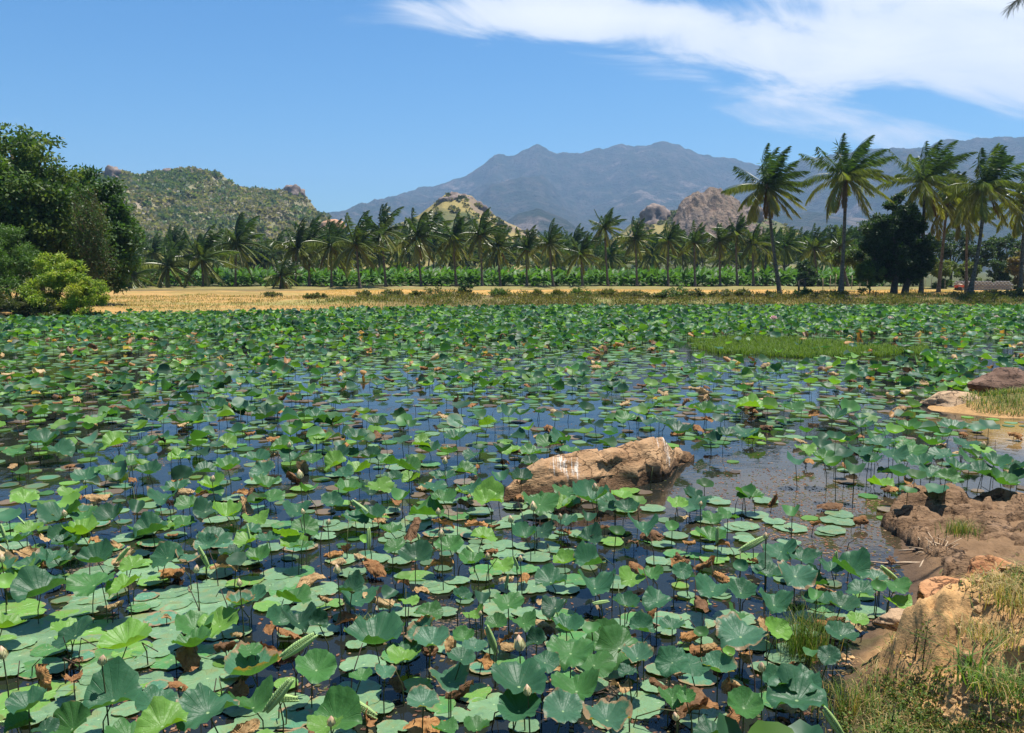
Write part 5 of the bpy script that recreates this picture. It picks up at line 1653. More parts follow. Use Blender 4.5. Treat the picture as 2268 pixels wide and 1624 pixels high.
def densities(A, Bb, u, v):
    up = np.interp(v, [670, 700, 725, 745, 775, 850, 880, 960, 1085, 1100, 1650], [4.4, 4.2, 3.4, 2.6, 2.0, 1.8, 1.4, 1.1, 1.1, 2.2, 3.4])
    fl = np.interp(v, [670, 700, 735, 760, 850, 880, 960, 1085, 1100, 1650], [0.6, 1.2, 2.6, 5.0, 7.0, 7.0, 6.0, 5.0, 6.5, 9.0])
    dr = np.interp(v, [670, 720, 740, 850, 900, 1085, 1100, 1650], [0.04, 0.12, 0.3, 0.45, 0.42, 0.42, 1.1, 2.0])
    n = fbm(A * 0.16, Bb * 0.28, oct=3, seed=401)
    fl = fl * np.clip(0.85 + 0.9 * n, 0.35, 1.5)
    n2 = fbm(A * 0.22 + 9, Bb * 0.3, oct=3, seed=402)
    up = up * np.where(v > 735, np.clip(0.8 + 1.5 * n2, 0.15, 1.8), np.clip(1 + 0.6 * n2, 0.5, 1.4))
    left = (u < 560) & (v > 850) & (v < 960)
    up = np.where(left, up * 2.0, up)
    blue = (u > 540) & (u < 1330) & (v > 875) & (v < 1075)
    fl = np.where(blue, fl * 0.8, fl)
    flat = (u > 1380) & (u < 2050) & (v > 785) & (v < 900)
    up = np.where(flat, up * 0.45, up)
    fl = np.where(flat, fl * 1.35, fl)
    sed = (u > 1490) & (u < 2060) & (v > 742) & (v < 795)
    up = np.where(sed, up * 0.12, up)
    fl = np.where(sed, fl * 0.3, fl)
    dr = np.where(sed, dr * 0.15, dr)
    dk = (u > 1990) & (u < 2170) & (v > 795) & (v < 900)
    up = np.where(dk, up * 2.6, up)
    shade = (u > 2080) & (v > 740) & (v < 790)
    up = np.where(shade, up * 0.25, up)
    fl = np.where(shade, fl * 0.4, fl)
    uvp = np.stack([u, v])
    ch = sdist(u, v, CHAN) > 0
    up = np.where(ch, up * 0.0, up)
    fl = np.where(ch, fl * 0.07, fl)
    dr = np.where(ch, dr * 0.12, dr)
    rk = sdist(u, v, ROCKV) > 0
    up = np.where(rk, 0, up)
    mudz = (u > 2190) & (v > 925) & (v < 1010)
    up = np.where(mudz, 0, up)
    fl = np.where(mudz, 0, fl)
    clus = (u > 1740) & (v > 930) & (v < 1100)
    fl = np.where(clus, fl * 0.7, fl)
    wet = (u > 1380) & (v > 1000) & (v < 1110)
    up = np.where(wet, up * 0.4, up)
    return up, fl, dr


newt = []
for (cell, y0, y1, sd0) in [(0.26, 4.1, 12.2, 1), (0.36, 12.2, 24, 2), (0.46, 24, 45, 3), (0.50, 45, 78, 4)]:
    half = 0.95 * y1 + 2
    for what in range(3):
        A, Bb, u, v, sdp, r2 = field(cell, -half, half, y0, y1, sd0 * 10 + what)
        dd = densities(A, Bb, u, v)[what]
        keep = r2.random(len(A)) < dd * cell * cell
        A, Bb, u, v = A[keep], Bb[keep], u[keep], v[keep]
        far = smooth(Bb, 10, 45)
        for x, y, f, uu_, vv_ in zip(A, Bb, far, u, v):
            if what == 0:
                R = (0.125 + 0.085 * r2.random()) * (1 + 0.32 * f)
                if y < 24 and in_taken(x, y, R, 0.45 if y > 12 else 0.50):
                    continue
                z = (0.09 + 0.20 * r2.random()) * (1 + 0.35 * f) + (0.06 if y < 10 else 0)
                tl = abs(r2.normal() * 0.30) + 0.05
                az = r2.normal() * 1.2 + math.pi * (r2.random() < 0.22)
                ck = 'bbbbggggyyydde'[r2.integers(0, 14)] if not (y > 50 and fbm(np.array([x * 0.12]), np.array([y * 0.08]), seed=77)[0] > 0.15) else 'gyygb'[r2.integers(0, 5)]
                ups.append([x, y, z, R, tl, az, r2.random() * 6.28, ck, r2.random()])
            elif what == 1:
                R = (0.09 + 0.11 * r2.random() ** 1.4) * (1 + 0.4 * f)
                if y < 18 and in_taken(x, y, R, 0.50):
                    continue
                pads.append([x, y, 0.010, R, r2.normal() * 0.02, r2.random() * 6.28, r2.random() * 6.28, ('pppppgye' if not (840 < vv_ < 1110) else 'pppgyerr')[r2.integers(0, 8)], r2.random()])
                if y < 18:
                    newt.append((x, y, R))
                    if len(newt) % 12 == 0:
                        taken = np.concatenate([taken, np.array(newt[-12:])])
            else:
                R = (0.11 + 0.09 * r2.random()) * (1 + 0.35 * f)
                z = 0.06 + 0.16 * r2.random() * r2.random() + 0.05 * f
                dries.append([x, y, z, R, r2.normal() * 0.5, r2.random() * 6.28, r2.random() * 6.28, 'w', r2.random()])

# keep everything on the pond
def wet(lst):
    a = np.array([(p[0], p[1]) for p in lst])
    k = sdist(a[:, 0], a[:, 1], POND) > -0.25
    return [p for p, q in zip(lst, k) if q]


ups, pads = wet(ups), wet(pads)


size = lambda p: p[3] / math.hypot(p[0], p[1])
ups.sort(key=size, reverse=True)
pads.sort(key=size, reverse=True)
dries.sort(key=size, reverse=True)


def vis(p):
    u, v = proj((p[0], p[1], p[2]))
    return -10 < u < 2278 and v < 1650


def split(lst, n):
    a, b_ = [], []
    for p in lst:
        if len(a) < n and vis(p):
            a.append(p)
        else:
            b_.append(p)
    return a, b_


ups_t, ups_m = split(ups, 300)
pads_t, pads_m = split(pads, 300)
dr_t, dr_m = split(dries, 300)


def near_words(p):
    u, v = proj(p)
    if v < 1000 and u > 1950:
        return ' near the islet'
    if 1080 < u < 1500 and 1090 < v < 1200:
        return ' before the long boulder'
    if 950 < u < 1115 and 1000 < v < 1130:
        return ' left of the long boulder'
    if v < 1000:
        return ' in the middle water'
    if u > 1730 and v < 1115:
        return ' in the right cluster'
    if u > 1700 and v > 1240:
        return ' close to the bank'
    if v > 1400:
        return ' in the foreground'
    return ''


for i, p in enumerate(ups_t):
    x, y, z, R, tl, az, spn, ck, j = p
    foot = np.array([x + (j - 0.5) * 0.16, y + ((j * 7) % 1 - 0.5) * 0.16, 0.0])
    root = empty('lotus_leaf', foot)
    shape = 'tilted' if tl > 0.35 else ('cupped' if i % 2 else 'broad')
    tag(root, place('%s %s lotus leaf' % (shape, NAMES[ck]), (x, y, z), near_words((x, y, z))), 'lotus leaf', 'lotus leaves standing above the water')
    o = obj('blade', UPV[(i * 5 + int(j * 18)) % len(UPV)], root, Vector((x, y, z)) - Vector(foot))
    o.rotation_euler = spin_tilt(spn, tl, az).to_euler()
    o.scale = (R, R, R * (0.8 + 0.4 * j))
    c0 = np.array(COLS[ck]) * (0.85 + 0.3 * ((j * 13) % 1))
    o.color = (*c0, 0.30 + 0.35 * j if ck == 'e' else (0.30 * ((j * 5) % 1) if ck != 'y' else 0.0))
    top = Vector((x, y, z)) - Vector(foot)
    mid = top * 0.5 + Vector(((j - 0.5) * 0.08, 0, 0))
    sv = tube([(0, 0, -0.25), tuple(mid), tuple(top)], [0.0055, 0.005, 0.0045], 5, cap=False)
    obj('stalk', mesh('stalk', *sv, None, MAT['stalk']), root)

for i, p in enumerate(pads_t):
    x, y, z, R, tl, az, spn, ck, j = p
    o = obj('floating_leaf', FLV[(i * 3 + int(j * 14)) % len(FLV)], None, (x, y, 0.010 + 0.00009 * i))
    tag(o, place('%s floating lotus leaf' % NAMES[ck], (x, y, z), near_words((x, y, z))), 'lotus leaf', 'lotus leaves lying flat on the water')
    o.rotation_euler = spin_tilt(spn, tl * 0.6, az).to_euler()
    o.scale = (R, R, R)
    c0 = np.array(COLS[ck if ck != 'y' else 'y']) * (0.85 + 0.3 * ((j * 13) % 1))
    if ck in 'ge':
        c0 = c0 * 1.35
    o.color = (*c0, (0.55 if ck == 'e' else 0.35 * ((j * 5) % 1)))

DC = [(0.42, 0.22, 0.08), (0.32, 0.16, 0.065), (0.46, 0.30, 0.14), (0.20, 0.11, 0.055), (0.52, 0.37, 0.19)]
for i, p in enumerate(dr_t):
    x, y, z, R, tl, az, spn, ck, j = p
    root = empty('withered_leaf', (x, y, 0.0))
    tone = int(j * 4.99)
    tag(root, place('%s crumpled withered lotus leaf' % ['orange-brown', 'rusty', 'tan', 'dark brown', 'straw-coloured'][tone], (x, y, z), near_words((x, y, z))), 'withered leaf', 'withered brown lotus leaves')
    zz_ = z + 0.25 * R
    o = obj('blade', DRV[(i * 3 + int(j * 14)) % len(DRV)], root, (0, 0, zz_))
    o.rotation_euler = spin_tilt(spn, tl, az).to_euler()
    o.scale = (R * 0.85, R * 0.85, R * 0.6)
    o.color = (*DC[tone], 1)
    sv = tube([(0.1 * (j - 0.5), 0.05, -0.25), (0.05 * (j - 0.5), 0, zz_ * 0.5), (0, 0, zz_)], [0.005, 0.0045, 0.004], 4, cap=False)
    obj('stalk', mesh('stalk', *sv, None, MAT['drystalk']), root)


def mass(name, label, lst, kind, nr, nt, nv, cat, stalk):
    acc_v, acc_q, acc_t, acc_c, off = [], [], [], [], 0
    var = [blade(700 + k, nr, nt, kind) for k in range(nv)]
    r2 = np.random.default_rng(33)
    Sv, Sq, Sc, so = [], [], [], 0
    for i, (x, y, z, R, tl, az, spn, ck, j) in enumerate(lst):
        V, Q, T = var[i % nv]
        m3 = np.array(spin_tilt(spn, tl, az))
        zz_ = z + (0.00012 * (i % 60) if kind == 'flat' else 0)
        W = (V * np.array([R, R, R * (0.8 + 0.4 * j)])) @ m3.T + np.array([x, y, zz_ if kind != 'dry' else z + 0.25 * R])
        acc_v.append(W)
        acc_q.append(np.array(Q) + off)
        acc_t.append(np.array(T) + off)
        off += len(W)
        if kind == 'dry':
            c0 = np.array(DC[int(j * 4.99)])
        else:
            c0 = np.array(COLS[ck]) * (0.55 + 0.7 * ((j * 13) % 1))
            if kind == 'flat' and ck in 'ge':
                c0 = c0 * 1.35
        cc = np.tile(c0, (len(W), 1))
        if kind != 'dry' and (ck == 'e' or (kind == 'flat' and j > 0.8)):
            cc[-nt:] = 0.5 * cc[-nt:] + 0.5 * np.array([0.2, 0.12, 0.05])
        acc_c.append(cc)
        if stalk:
            ft = np.array([x + 0.1 * (j - 0.5), y, -0.1])
            tp = np.array([x, y, z])
            wd = 0.006 if y < 30 else 0.009
            q4 = np.array([ft - [wd, 0, 0], ft + [wd, 0, 0], tp + [wd * 0.8, 0, 0], tp - [wd * 0.8, 0, 0], ft - [0, wd, 0], ft + [0, wd, 0], tp + [0, wd * 0.8, 0], tp - [0, wd * 0.8, 0]])
            acc_v.append(q4)
            acc_q.append(np.array([(0, 1, 2, 3), (4, 5, 6, 7)]) + off)
            off += 8
            acc_c.append(np.tile((0.055, 0.06, 0.025), (8, 1)))
    me = mesh(name, np.concatenate(acc_v), np.concatenate(acc_q), np.concatenate(acc_t), np.concatenate(acc_c), MAT['massleaf'])
    o = obj(name, me)
    tag(o, label, cat, kind='stuff')


print('lotus: up %d pads %d dry %d' % (len(ups), len(pads), len(dries)))
mass('lotus_bed', 'dense bed of standing lotus leaves covering the far half of the pond', ups_m, 'up', 3, 14, 14, 'lotus leaves', True)
mass('floating_lotus_bed', 'flat lotus leaves covering the far water between the standing ones', pads_m, 'flat', 2, 12, 10, 'lotus leaves', False)
mass('withered_lotus_litter', 'small brown withered leaves scattered over the far water', dr_m, 'dry', 3, 14, 10, 'withered leaves', True)


# ---- rolled young leaves, buds, flowers, bare stalks
def rolled_mesh(seed):
    rg = np.random.default_rng(seed)
    acc = Acc()
    s = np.linspace(-1, 1, 13)
    for sg in (-1, 1):
        pts = [(sg * 0.105 * (1 - 0.25 * abs(k)), 0, k * 0.5 + 0.03 * sg) for k in s]
        rad = 0.115 * np.clip(np.cos(s * 1.35), 0.12, 1) ** 0.6
        V, Q, T = tube(pts, rad, 10)
        ridg = np.sin(V[:, 2] * 55 + V[:, 0] * 18) * 0.002
        V = V + np.stack([ridg * np.sign(V[:, 0]), ridg, ridg * 0], 1)
        acc.add(V, Q, T)
        # scroll lip
        lip = [(sg * 0.03, -0.10 * math.cos(k * 1.3), k * 0.48) for k in s]
        acc.add(*tube(lip, 0.02, 5))
    return acc.mesh('rolled_blade', MAT['rolled'])


m, nt, out = new_mat('rolled_leaf')
tco = N(nt, 'ShaderNodeTexCoord')
wv_ = N(nt, 'ShaderNodeTexWave', wave_type='BANDS', bands_direction='DIAGONAL', inp={'Vector': tco.outputs['Object'], 'Scale': 9.0, 'Distortion': 1.0})
oi = N(nt, 'ShaderNodeObjectInfo')
c_ = MIX(nt, M(nt, 'MULTIPLY', wv_.outputs[1], 0.5), oi.outputs['Color'], MIX(nt, 1.0, oi.outputs['Color'], rgb(0.5, 0.6, 0.4), 'MULTIPLY'))
b_ = N(nt, 'ShaderNodeBump', inp={'Strength': 0.4, 'Distance': 0.02, 'Height': wv_.outputs[1]})
p_ = N(nt, 'ShaderNodeBsdfPrincipled', inp={'Base Color': c_, 'Roughness': 0.5, 'Normal': b_.outputs[0]})
nt.links.new(p_.outputs[0], out.inputs[0])
MAT['rolled'] = m
ROL = [rolled_mesh(k) for k in range(3)]
rolls = [('A', 1340, 420, 120, -25), ('A', 810, 405, 100, 40), ('A', 1640, 270, 100, -8), ('A', 1965, 1010, 230, 55), ('A', 1835, 1335, 230, 38), ('A', 1860, 1350, 170, -85), ('A', 25, 270, 100, -15), ('A', 100, 1515, 140, 88), ('A', 150, 190, 70, -40),
         ('B', 150, 110, 150, -50), ('B', 190, 300, 120, 0), ('B', 875, 400, 110, -40), ('B', 1160, 460, 80, -20), ('B', 1000, 970, 170, -20), ('B', 150, 1415, 180, -55), ('B', 1720, 720, 90, 80), ('B', 520, 300, 60, -15), ('B', 1100, 580, 90, 10),
         ('C', 480, 335, 160, 60), ('C', 245, 275, 90, 0), ('C', 1030, 440, 90, -5), ('C', 1110, 432, 60, 60), ('C', 1385, 535, 130, -50), ('C', 1010, 1510, 180, -35), ('C', 1290, 600, 80, 10)]
for (crop, cx, cy, ln, ang) in rolls:
    u, v = cropuv(crop, cx, cy)
    z = 0.22 + 0.2 * rg.random()
    p = at(u, v, z)
    L = ln * 0.336 / F * np.linalg.norm(p - np.array([0, 0, CAMZ])) * 1.15
    root = empty('rolled_lotus_leaf', (p[0], p[1] + 0.03, 0))
    tag(root, place('pale green %s young lotus leaf still rolled up' % ('upright' if abs(ang) < 30 else 'slanting'), p), 'rolled leaf', 'rolled young lotus leaves')
    o = obj('blade', ROL[int(rg.integers(0, 3))], root, (0, -0.03, z))
    o.rotation_euler = (Matrix.Rotation(R_(ang), 3, 'Y') @ Matrix.Rotation(rg.normal() * 0.5, 3, 'Z')).to_euler()
    o.scale = (L * 0.55, L * 0.55, L)
    k = 0.85 + 0.3 * rg.random()
    o.color = (0.42 * k, 0.58 * k, 0.20 * k, 1)
    obj('stalk', mesh('stalk', *tube([(0, 0, -0.25), (0.02, 0, z * 0.5), (0, -0.03, z)], [0.006, 0.0055, 0.005], 5, cap=False), None, MAT['stalk']), root)


def lathe(prof, n=12):
    prof = np.array(prof, float)
    th = np.arange(n) / n * 6.2832
    V = np.stack([prof[:, None, 0] * np.cos(th), prof[:, None, 0] * np.sin(th), np.broadcast_to(prof[:, None, 1], (len(prof), n))], -1).reshape(-1, 3)
    Q = [(i * n + k, i * n + (k + 1) % n, (i + 1) * n + (k + 1) % n, (i + 1) * n + k) for i in range(len(prof) - 1) for k in range(n)]
    return V, Q


m, nt, out = new_mat('bud')
tco = N(nt, 'ShaderNodeTexCoord')
s_ = N(nt, 'ShaderNodeSeparateXYZ', inp={0: tco.outputs['Object']})
nz_ = N(nt, 'ShaderNodeTexNoise', inp={'Vector': tco.outputs['Object'], 'Scale': 3.0, 'Detail': 3.0})
c_ = MIX(nt, SS(nt, M(nt, 'ADD', s_.outputs[2], M(nt, 'MULTIPLY', nz_.outputs[0], 0.6)), 0.8, 1.25), rgb(0.46, 0.43, 0.20), rgb(0.55, 0.34, 0.22))
p_ = N(nt, 'ShaderNodeBsdfPrincipled', inp={'Base Color': c_, 'Roughness': 0.5})
nt.links.new(p_.outputs[0], out.inputs[0])
MAT['bud'] = m
Vb, Qb = lathe([(0.02, 0), (0.16, 0.04), (0.27, 0.2), (0.31, 0.38), (0.27, 0.58), (0.17, 0.78), (0.07, 0.93), (0.0, 1.0)])
BUDM = mesh('bud', Vb, Qb, None, None, MAT['bud'])
Vs, Qs = [], []
acc = Acc()
for k in range(5):
    t = k * 1.2566
    a = np.array([math.cos(t), math.sin(t), 0])
    s2 = np.array([-math.sin(t), math.cos(t), 0])
    acc.add([a * 0.18 + s2 * 0.02 + [0, 0, 0.02], a * 0.335 + s2 * 0.2 + [0, 0, 0.3], a * 0.24 + [0, 0, 0.78], a * 0.335 - s2 * 0.2 + [0, 0, 0.3]], [(0, 1, 2, 3)])
SEPM = acc.mesh('petal', MAT['bud'])
buds = [('A', 1290, 500, 55), ('A', 670, 1095, 70), ('A', 20, 1050, 80), ('A', 2225, 500, 65), ('A', 430, 130, 45), ('A', 2000, 120, 40), ('A', 2160, 190, 45), ('A', 1580, 590, 50), ('A', 2180, 1500, 75), ('A', 10, 430, 50),
        ('B', 1185, 990, 110), ('B', 1240, 1300, 75), ('B', 1275, 85, 70), ('B', 1130, 170, 55), ('B', 1455, 150, 50), ('B', 650, 120, 50), ('B', 1190, 430, 45), ('B', 2220, 1470, 60), ('B', 925, 790, 40), ('B', 665, 265, 60), ('B', 975, 410, 50),
        ('C', 565, 280, 50), ('C', 540, 1140, 70), ('C', 135, 70, 40)]
mid_b = [(665, 1050, 22), (1320, 1078, 22), (985, 1020, 18), (640, 985, 14), (2178, 985, 16), (470, 1060, 16)]
for e in buds + mid_b:
    if isinstance(e[0], str):
        u, v = cropuv(e[0], e[1], e[2])
        hp = e[3] * 0.336
    else:
        u, v, hp = e
    z = 0.42 + 0.22 * rg.random()
    p = at(u, v, z)
    L = hp / F * np.linalg.norm(p - np.array([0, 0, CAMZ])) * 0.95
    root = empty('lotus_bud', (p[0], p[1], 0))
    tag(root, place('closed pinkish green lotus bud on a thin stalk', p), 'lotus bud', 'closed lotus buds')
    o = obj('bud', BUDM, root, (0, 0, z - L * 0.5))
    o.scale = (L, L, L)
    o.rotation_euler = (rg.normal() * 0.12, rg.normal() * 0.12, rg.random() * 6)
    q = obj('petals', SEPM, o)
    q.scale = (1.06, 1.06, 1.0)
    obj('stalk', mesh('stalk', *tube([(0.03, 0, -0.25), (0.01, 0.01, z * 0.5), (0, 0, z - L * 0.48)], [0.006, 0.0055, 0.005], 5, cap=False), None, MAT['stalk']), root)

MAT['petal'] = simple_mat('pink_petal', (0.75, 0.40, 0.42), (0.80, 0.62, 0.58), 3, 0.6, 0.0)
MAT['wpetal'] = simple_mat('cream_petal', (0.80, 0.60, 0.50), (0.82, 0.76, 0.66), 3, 0.6, 0.0)
MAT['podyellow'] = simple_mat('seed_pod', (0.5, 0.36, 0.06), (0.55, 0.45, 0.10), 5, 0.7, 0.0)
for (u, v, sp, mt, lab) in [(1714, 709, 0.26, 'petal', 'open pink lotus flower above the far leaves'), (1972, 708, 0.20, 'wpetal', 'cream and pink lotus flower right of the pink one'),
                            (2207, 704, 0.16, 'wpetal', 'small pale lotus flower near the right end of the far leaves'), (1200, 1112, 0.05, 'petal', 'tiny fallen pink lotus blossom at the foot of the boulder')]:
    z = 0.85 if v < 800 else 0.12
    p = at(u, v, z)
    root = empty('lotus_flower', (p[0], p[1], 0))
    tag(root, lab, 'lotus flower', 'lotus flowers')
    for ring, (n_, el, ln) in enumerate([(8, 25, 1.0), (7, 50, 0.95), (5, 72, 0.85)]):
        for k in range(n_):
            az = k / n_ * 6.283 + ring * 0.4
            el_ = R_(el)
            d = np.array([math.cos(az) * math.cos(el_), math.sin(az) * math.cos(el_), math.sin(el_)])
            s2 = np.array([-math.sin(az), math.cos(az), 0])
            upv = np.cross(s2, d) * -1
            V = [[0, 0, 0], d * 0.35 + s2 * 0.22, d * 0.75 + s2 * 0.2 + [0, 0, 0.08], d * 1.0 + [0, 0, 0.14], d * 0.75 - s2 * 0.2 + [0, 0, 0.08], d * 0.35 - s2 * 0.22, d * 0.55 - [0, 0, 0.04]]
            obj('petal', mesh('petal', np.array(V) * sp * ln, None, [(0, 1, 6), (1, 2, 6), (2, 3, 6), (3, 4, 6), (4, 5, 6), (5, 0, 6)], None, MAT[mt]), root, (0, 0, z))
    Vp, Qp = lathe([(0.02, 0), (0.1, 0.12), (0.16, 0.3), (0.0, 0.32)], 8)
    obj('seed_pod', mesh('seed_pod', Vp * sp, Qp, None, None, MAT['podyellow']), root, (0, 0, z))
    obj('stalk', mesh('stalk', *tube([(0, 0, -0.2), (0, 0, z)], [0.008, 0.007], 5), None, MAT['stalk']), root)

# bare dead stalks
r2 = np.random.default_rng(44)
cnt = 0
while cnt < 210:
    u = -20 + 2300 * r2.random()
    v = 850 + 780 * r2.random() ** 1.2
    p = at(u, v, 0)
    if sdist(np.array([p[0]]), np.array([p[1]]), POND)[0] < 0.1 or sdist(np.array([u]), np.array([v]), ROCKV)[0] > 0 or sdist(np.array([p[0]]), np.array([p[1]]), ROCKP)[0] > -0.1:
        continue
    if sdist(np.array([u]), np.array([v]), CHAN)[0] > 0 and r2.random() > 0.12:
        continue
    h = 0.12 + 0.35 * r2.random()
    ln = r2.normal(size=2) * 0.10
    pts = [(0, 0, -0.2), (ln[0] * 0.3, ln[1] * 0.3, h * 0.5), (ln[0], ln[1], h)]
    if r2.random() < 0.3:
        pts.append((ln[0] * 2.2 + 0.05, ln[1], h * 0.75))
    if place('%s leafless lotus stalk standing in the water' % ('bent' if len(pts) > 3 else 'thin'), (p[0], p[1], h * 0.5)) in USED:
        continue
    o = obj('bare_stalk', mesh('bare_stalk', *tube(pts, np.linspace(0.006, 0.004, len(pts)), 5), None, MAT['drystalk'] if r2.random() < 0.7 else MAT['stalk']), None, (p[0], p[1], 0))
    tag(o, place('%s leafless lotus stalk standing in the water' % ('bent' if len(pts) > 3 else 'thin'), (p[0], p[1], h * 0.5)), 'stalk', 'bare lotus stalks')
    cnt += 1

# floating scraps and algae
r2 = np.random.default_rng(45)
n = 48000
v = 870 + 760 * r2.random(n) ** 0.9
u = -30 + 2340 * r2.random(n)
chn = sdist(u, v, CHAN)
nzv = fbm(u * 0.006, v * 0.014, oct=3, seed=71)
keep = (r2.random(n) < np.where(chn > 0, 0.95, 0.28)) & (nzv + 0.25 * r2.normal(size=n) > -0.15)
u, v, chn = u[keep], v[keep], chn[keep]
P = np.array([at(a, b_, 0.004) for a, b_ in zip(u, v)])
# more of them in the channel drift
uc = 1480 + 560 * r2.random(9000)
vc = 1040 + 240 * r2.random(9000)
kk = (sdist(uc, vc, CHAN) > 0) & (fbm(uc * 0.008, vc * 0.02, oct=3, seed=72) + 0.25 * r2.normal(size=9000) > -0.05)
P = np.concatenate([P, np.array([at(a, b_, 0.004) for a, b_ in zip(uc[kk], vc[kk])])])
P[:, 2] = 0.003 + 0.003 * r2.random(len(P))
ang = r2.random(len(P)) * 6.28
D = np.stack([np.cos(ang), np.sin(ang), 0 * ang], 1)
sz = 0.014 + 0.055 * r2.random(len(P)) ** 2.2
V, Q = kites(P, D, sz, sz * (0.35 + 0.4 * r2.random(len(P))), np.tile([0, 0, 1.0], (len(P), 1)))
pal = np.array([(0.20, 0.085, 0.045), (0.13, 0.065, 0.04), (0.24, 0.12, 0.07), (0.16, 0.12, 0.05), (0.09, 0.10, 0.035), (0.32, 0.20, 0.12)])
cc = pal[r2.integers(0, len(pal), len(P))] * (0.7 + 0.6 * r2.random((len(P), 1)))
okp = (sdist(P[:, 0], P[:, 1], POND) > 0) & (sdist(P[:, 0], P[:, 1], ROCKP) < 0)
V = V.reshape(-1, 4, 3)[okp].reshape(-1, 3)
cc = cc[okp]
o = obj('floating_scraps', mesh('floating_scraps', V, np.arange(len(V)).reshape(-1, 4), None, np.repeat(cc, 4, 0), MAT['grass']))
tag(o, 'brown scraps and algae drifting on the open water', 'debris', kind='stuff')

# ================================================================== GRASS AND SMALL THINGS
def blades(P, H, W, lean, cols, r2):
    n = len(P)
    az = r2.random(n) * 6.28
    d = np.stack([np.cos(az), np.sin(az), 0 * az], 1)
    s = np.stack([-np.sin(az), np.cos(az), 0 * az], 1)
    L = (lean * (0.3 + r2.random(n)))[:, None] * H[:, None]
    z = np.array([0, 0, 1.0])
    Wd = W[:, None] if np.ndim(W) else W
    V = np.stack([P - s * Wd, P + s * Wd, P + d * L * 0.3 + z * H[:, None] * 0.6 + s * Wd * 0.7, P + d * L * 0.3 + z * H[:, None] * 0.6 - s * Wd * 0.7, P + d * L + z * H[:, None] * (0.95 - 0.3 * lean * r2.random(n))[:, None]], 1)
    o_ = np.arange(n)[:, None] * 5
    Q = o_ + np.array([[0, 1, 2, 3]])
    T = o_ + np.array([[3, 2, 4]])
    cols = np.asarray(cols)
    return V.reshape(-1, 3), Q, T, np.repeat(cols, 5, 0)


DRYG = np.array([(0.36, 0.26, 0.10), (0.30, 0.20, 0.075), (0.42, 0.32, 0.15)])
GRNG = np.array([(0.09, 0.15, 0.03), (0.12, 0.18, 0.035), (0.065, 0.11, 0.022)])


def pick(r2, n, fdry):
    dry = r2.random(n) < fdry
    a = DRYG[r2.integers(0, 3, n)]
    b_ = GRNG[r2.integers(0, 3, n)]
    return np.where(dry[:, None], a, b_) * (0.75 + 0.5 * r2.random((n, 1)))


# near bank turf
r2 = np.random.default_rng(80)
n = 380000
x = 1.9 + 5.2 * r2.random(n)
y = 3.6 + 6.2 * r2.random(n)
sdp = -sdist(x, y, POND)
pl = sdist(x, y, PLAT)
nz1 = fbm(x * 1.6, y * 1.6, oct=3, seed=81)
u, v = proj_a(x, y, ground_z(x, y))
weed = (pl < 0.0) & (y < 6.3)                                 # in front of the earth face
top = smooth(pl + 0.4 * nz1, 0.6, 1.2)
prob = np.where(pl > 0, top, np.where(weed, 0.55 * smooth(sdp, 0.0, 0.25), 0.05 * (sdp > 0.3)))
prob = np.where((pl > 0) & (pl < 0.35), np.maximum(prob, 0.06), prob)
slab = sdist(x, y, SL) > -0.1
prob = np.where(slab, prob * 0.02, prob)
keep = (r2.random(n) < prob) & (sdp > -0.1) & (u > 1650) & (u < 2420) & (v < 1760)
x, y, nz1, pl, u, v = x[keep], y[keep], nz1[keep], pl[keep], u[keep], v[keep]
z = ground_z(x, y)
n = len(x)
H = (0.02 + 0.06 * r2.random(n) ** 2) * np.where(pl > 0.5, 1.2, 1.0)
gn = fbm(x * 0.8, y * 0.8, oct=3, seed=84)
V, Q, T, c = blades(np.stack([x, y, z], 1), H, np.full(n, 0.0026) + 0.002 * r2.random(n), np.where(r2.random(n) < 0.5, 3.4, 1.1), pick(r2, n, np.clip(np.where(pl > 0, 0.62, 0.35) - gn * 0.9, 0.05, 0.95)), r2)
o = obj('bank_grass', mesh('bank_grass', V, Q, T, c, MAT['grass']))
tag(o, 'dry and green grass covering the near bank on the right', 'grass', kind='stuff')
# small broad-leaved weeds in front of the earth face
r2 = np.random.default_rng(86)
n = 70000
x = 1.9 + 3.4 * r2.random(n)
y = 3.7 + 2.6 * r2.random(n)
sdp = -sdist(x, y, POND)
pl = sdist(x, y, PLAT)
nz1 = fbm(x * 2.2, y * 2.2, oct=3, seed=87)
u, v = proj_a(x, y, ground_z(x, y))
keep = (sdp > -0.08) & (pl < 0.25 + 0.5 * nz1) & (nz1 > -0.25) & (u > 1700) & (u < 2400) & (v < 1740) & (v > 1500 - 40 * nz1)
x, y = x[keep], y[keep]
n = len(x)
P = np.stack([x, y, ground_z(x, y) + 0.10 * r2.random(n) ** 2], 1)
V, Q = kites(P, r2.normal(size=(n, 3)) + np.array([0, 0, 0.4]), 0.018 + 0.022 * r2.random(n), 0.010 + 0.012 * r2.random(n), r2.normal(size=(n, 3)) * 0.5 + np.array([0, 0, 1]))
cc = np.array([(0.09, 0.14, 0.025), (0.065, 0.11, 0.022), (0.14, 0.16, 0.035), (0.20, 0.13, 0.05)])[r2.integers(0, 4, n)] * (0.7 + 0.6 * r2.random((n, 1)))
o = obj('ground_weeds', mesh('ground_weeds', V, Q, None, np.repeat(cc, 4, 0), MAT['grass']))
tag(o, 'mossy green and brown weeds below the earth face in the corner', 'weeds', kind='stuff')


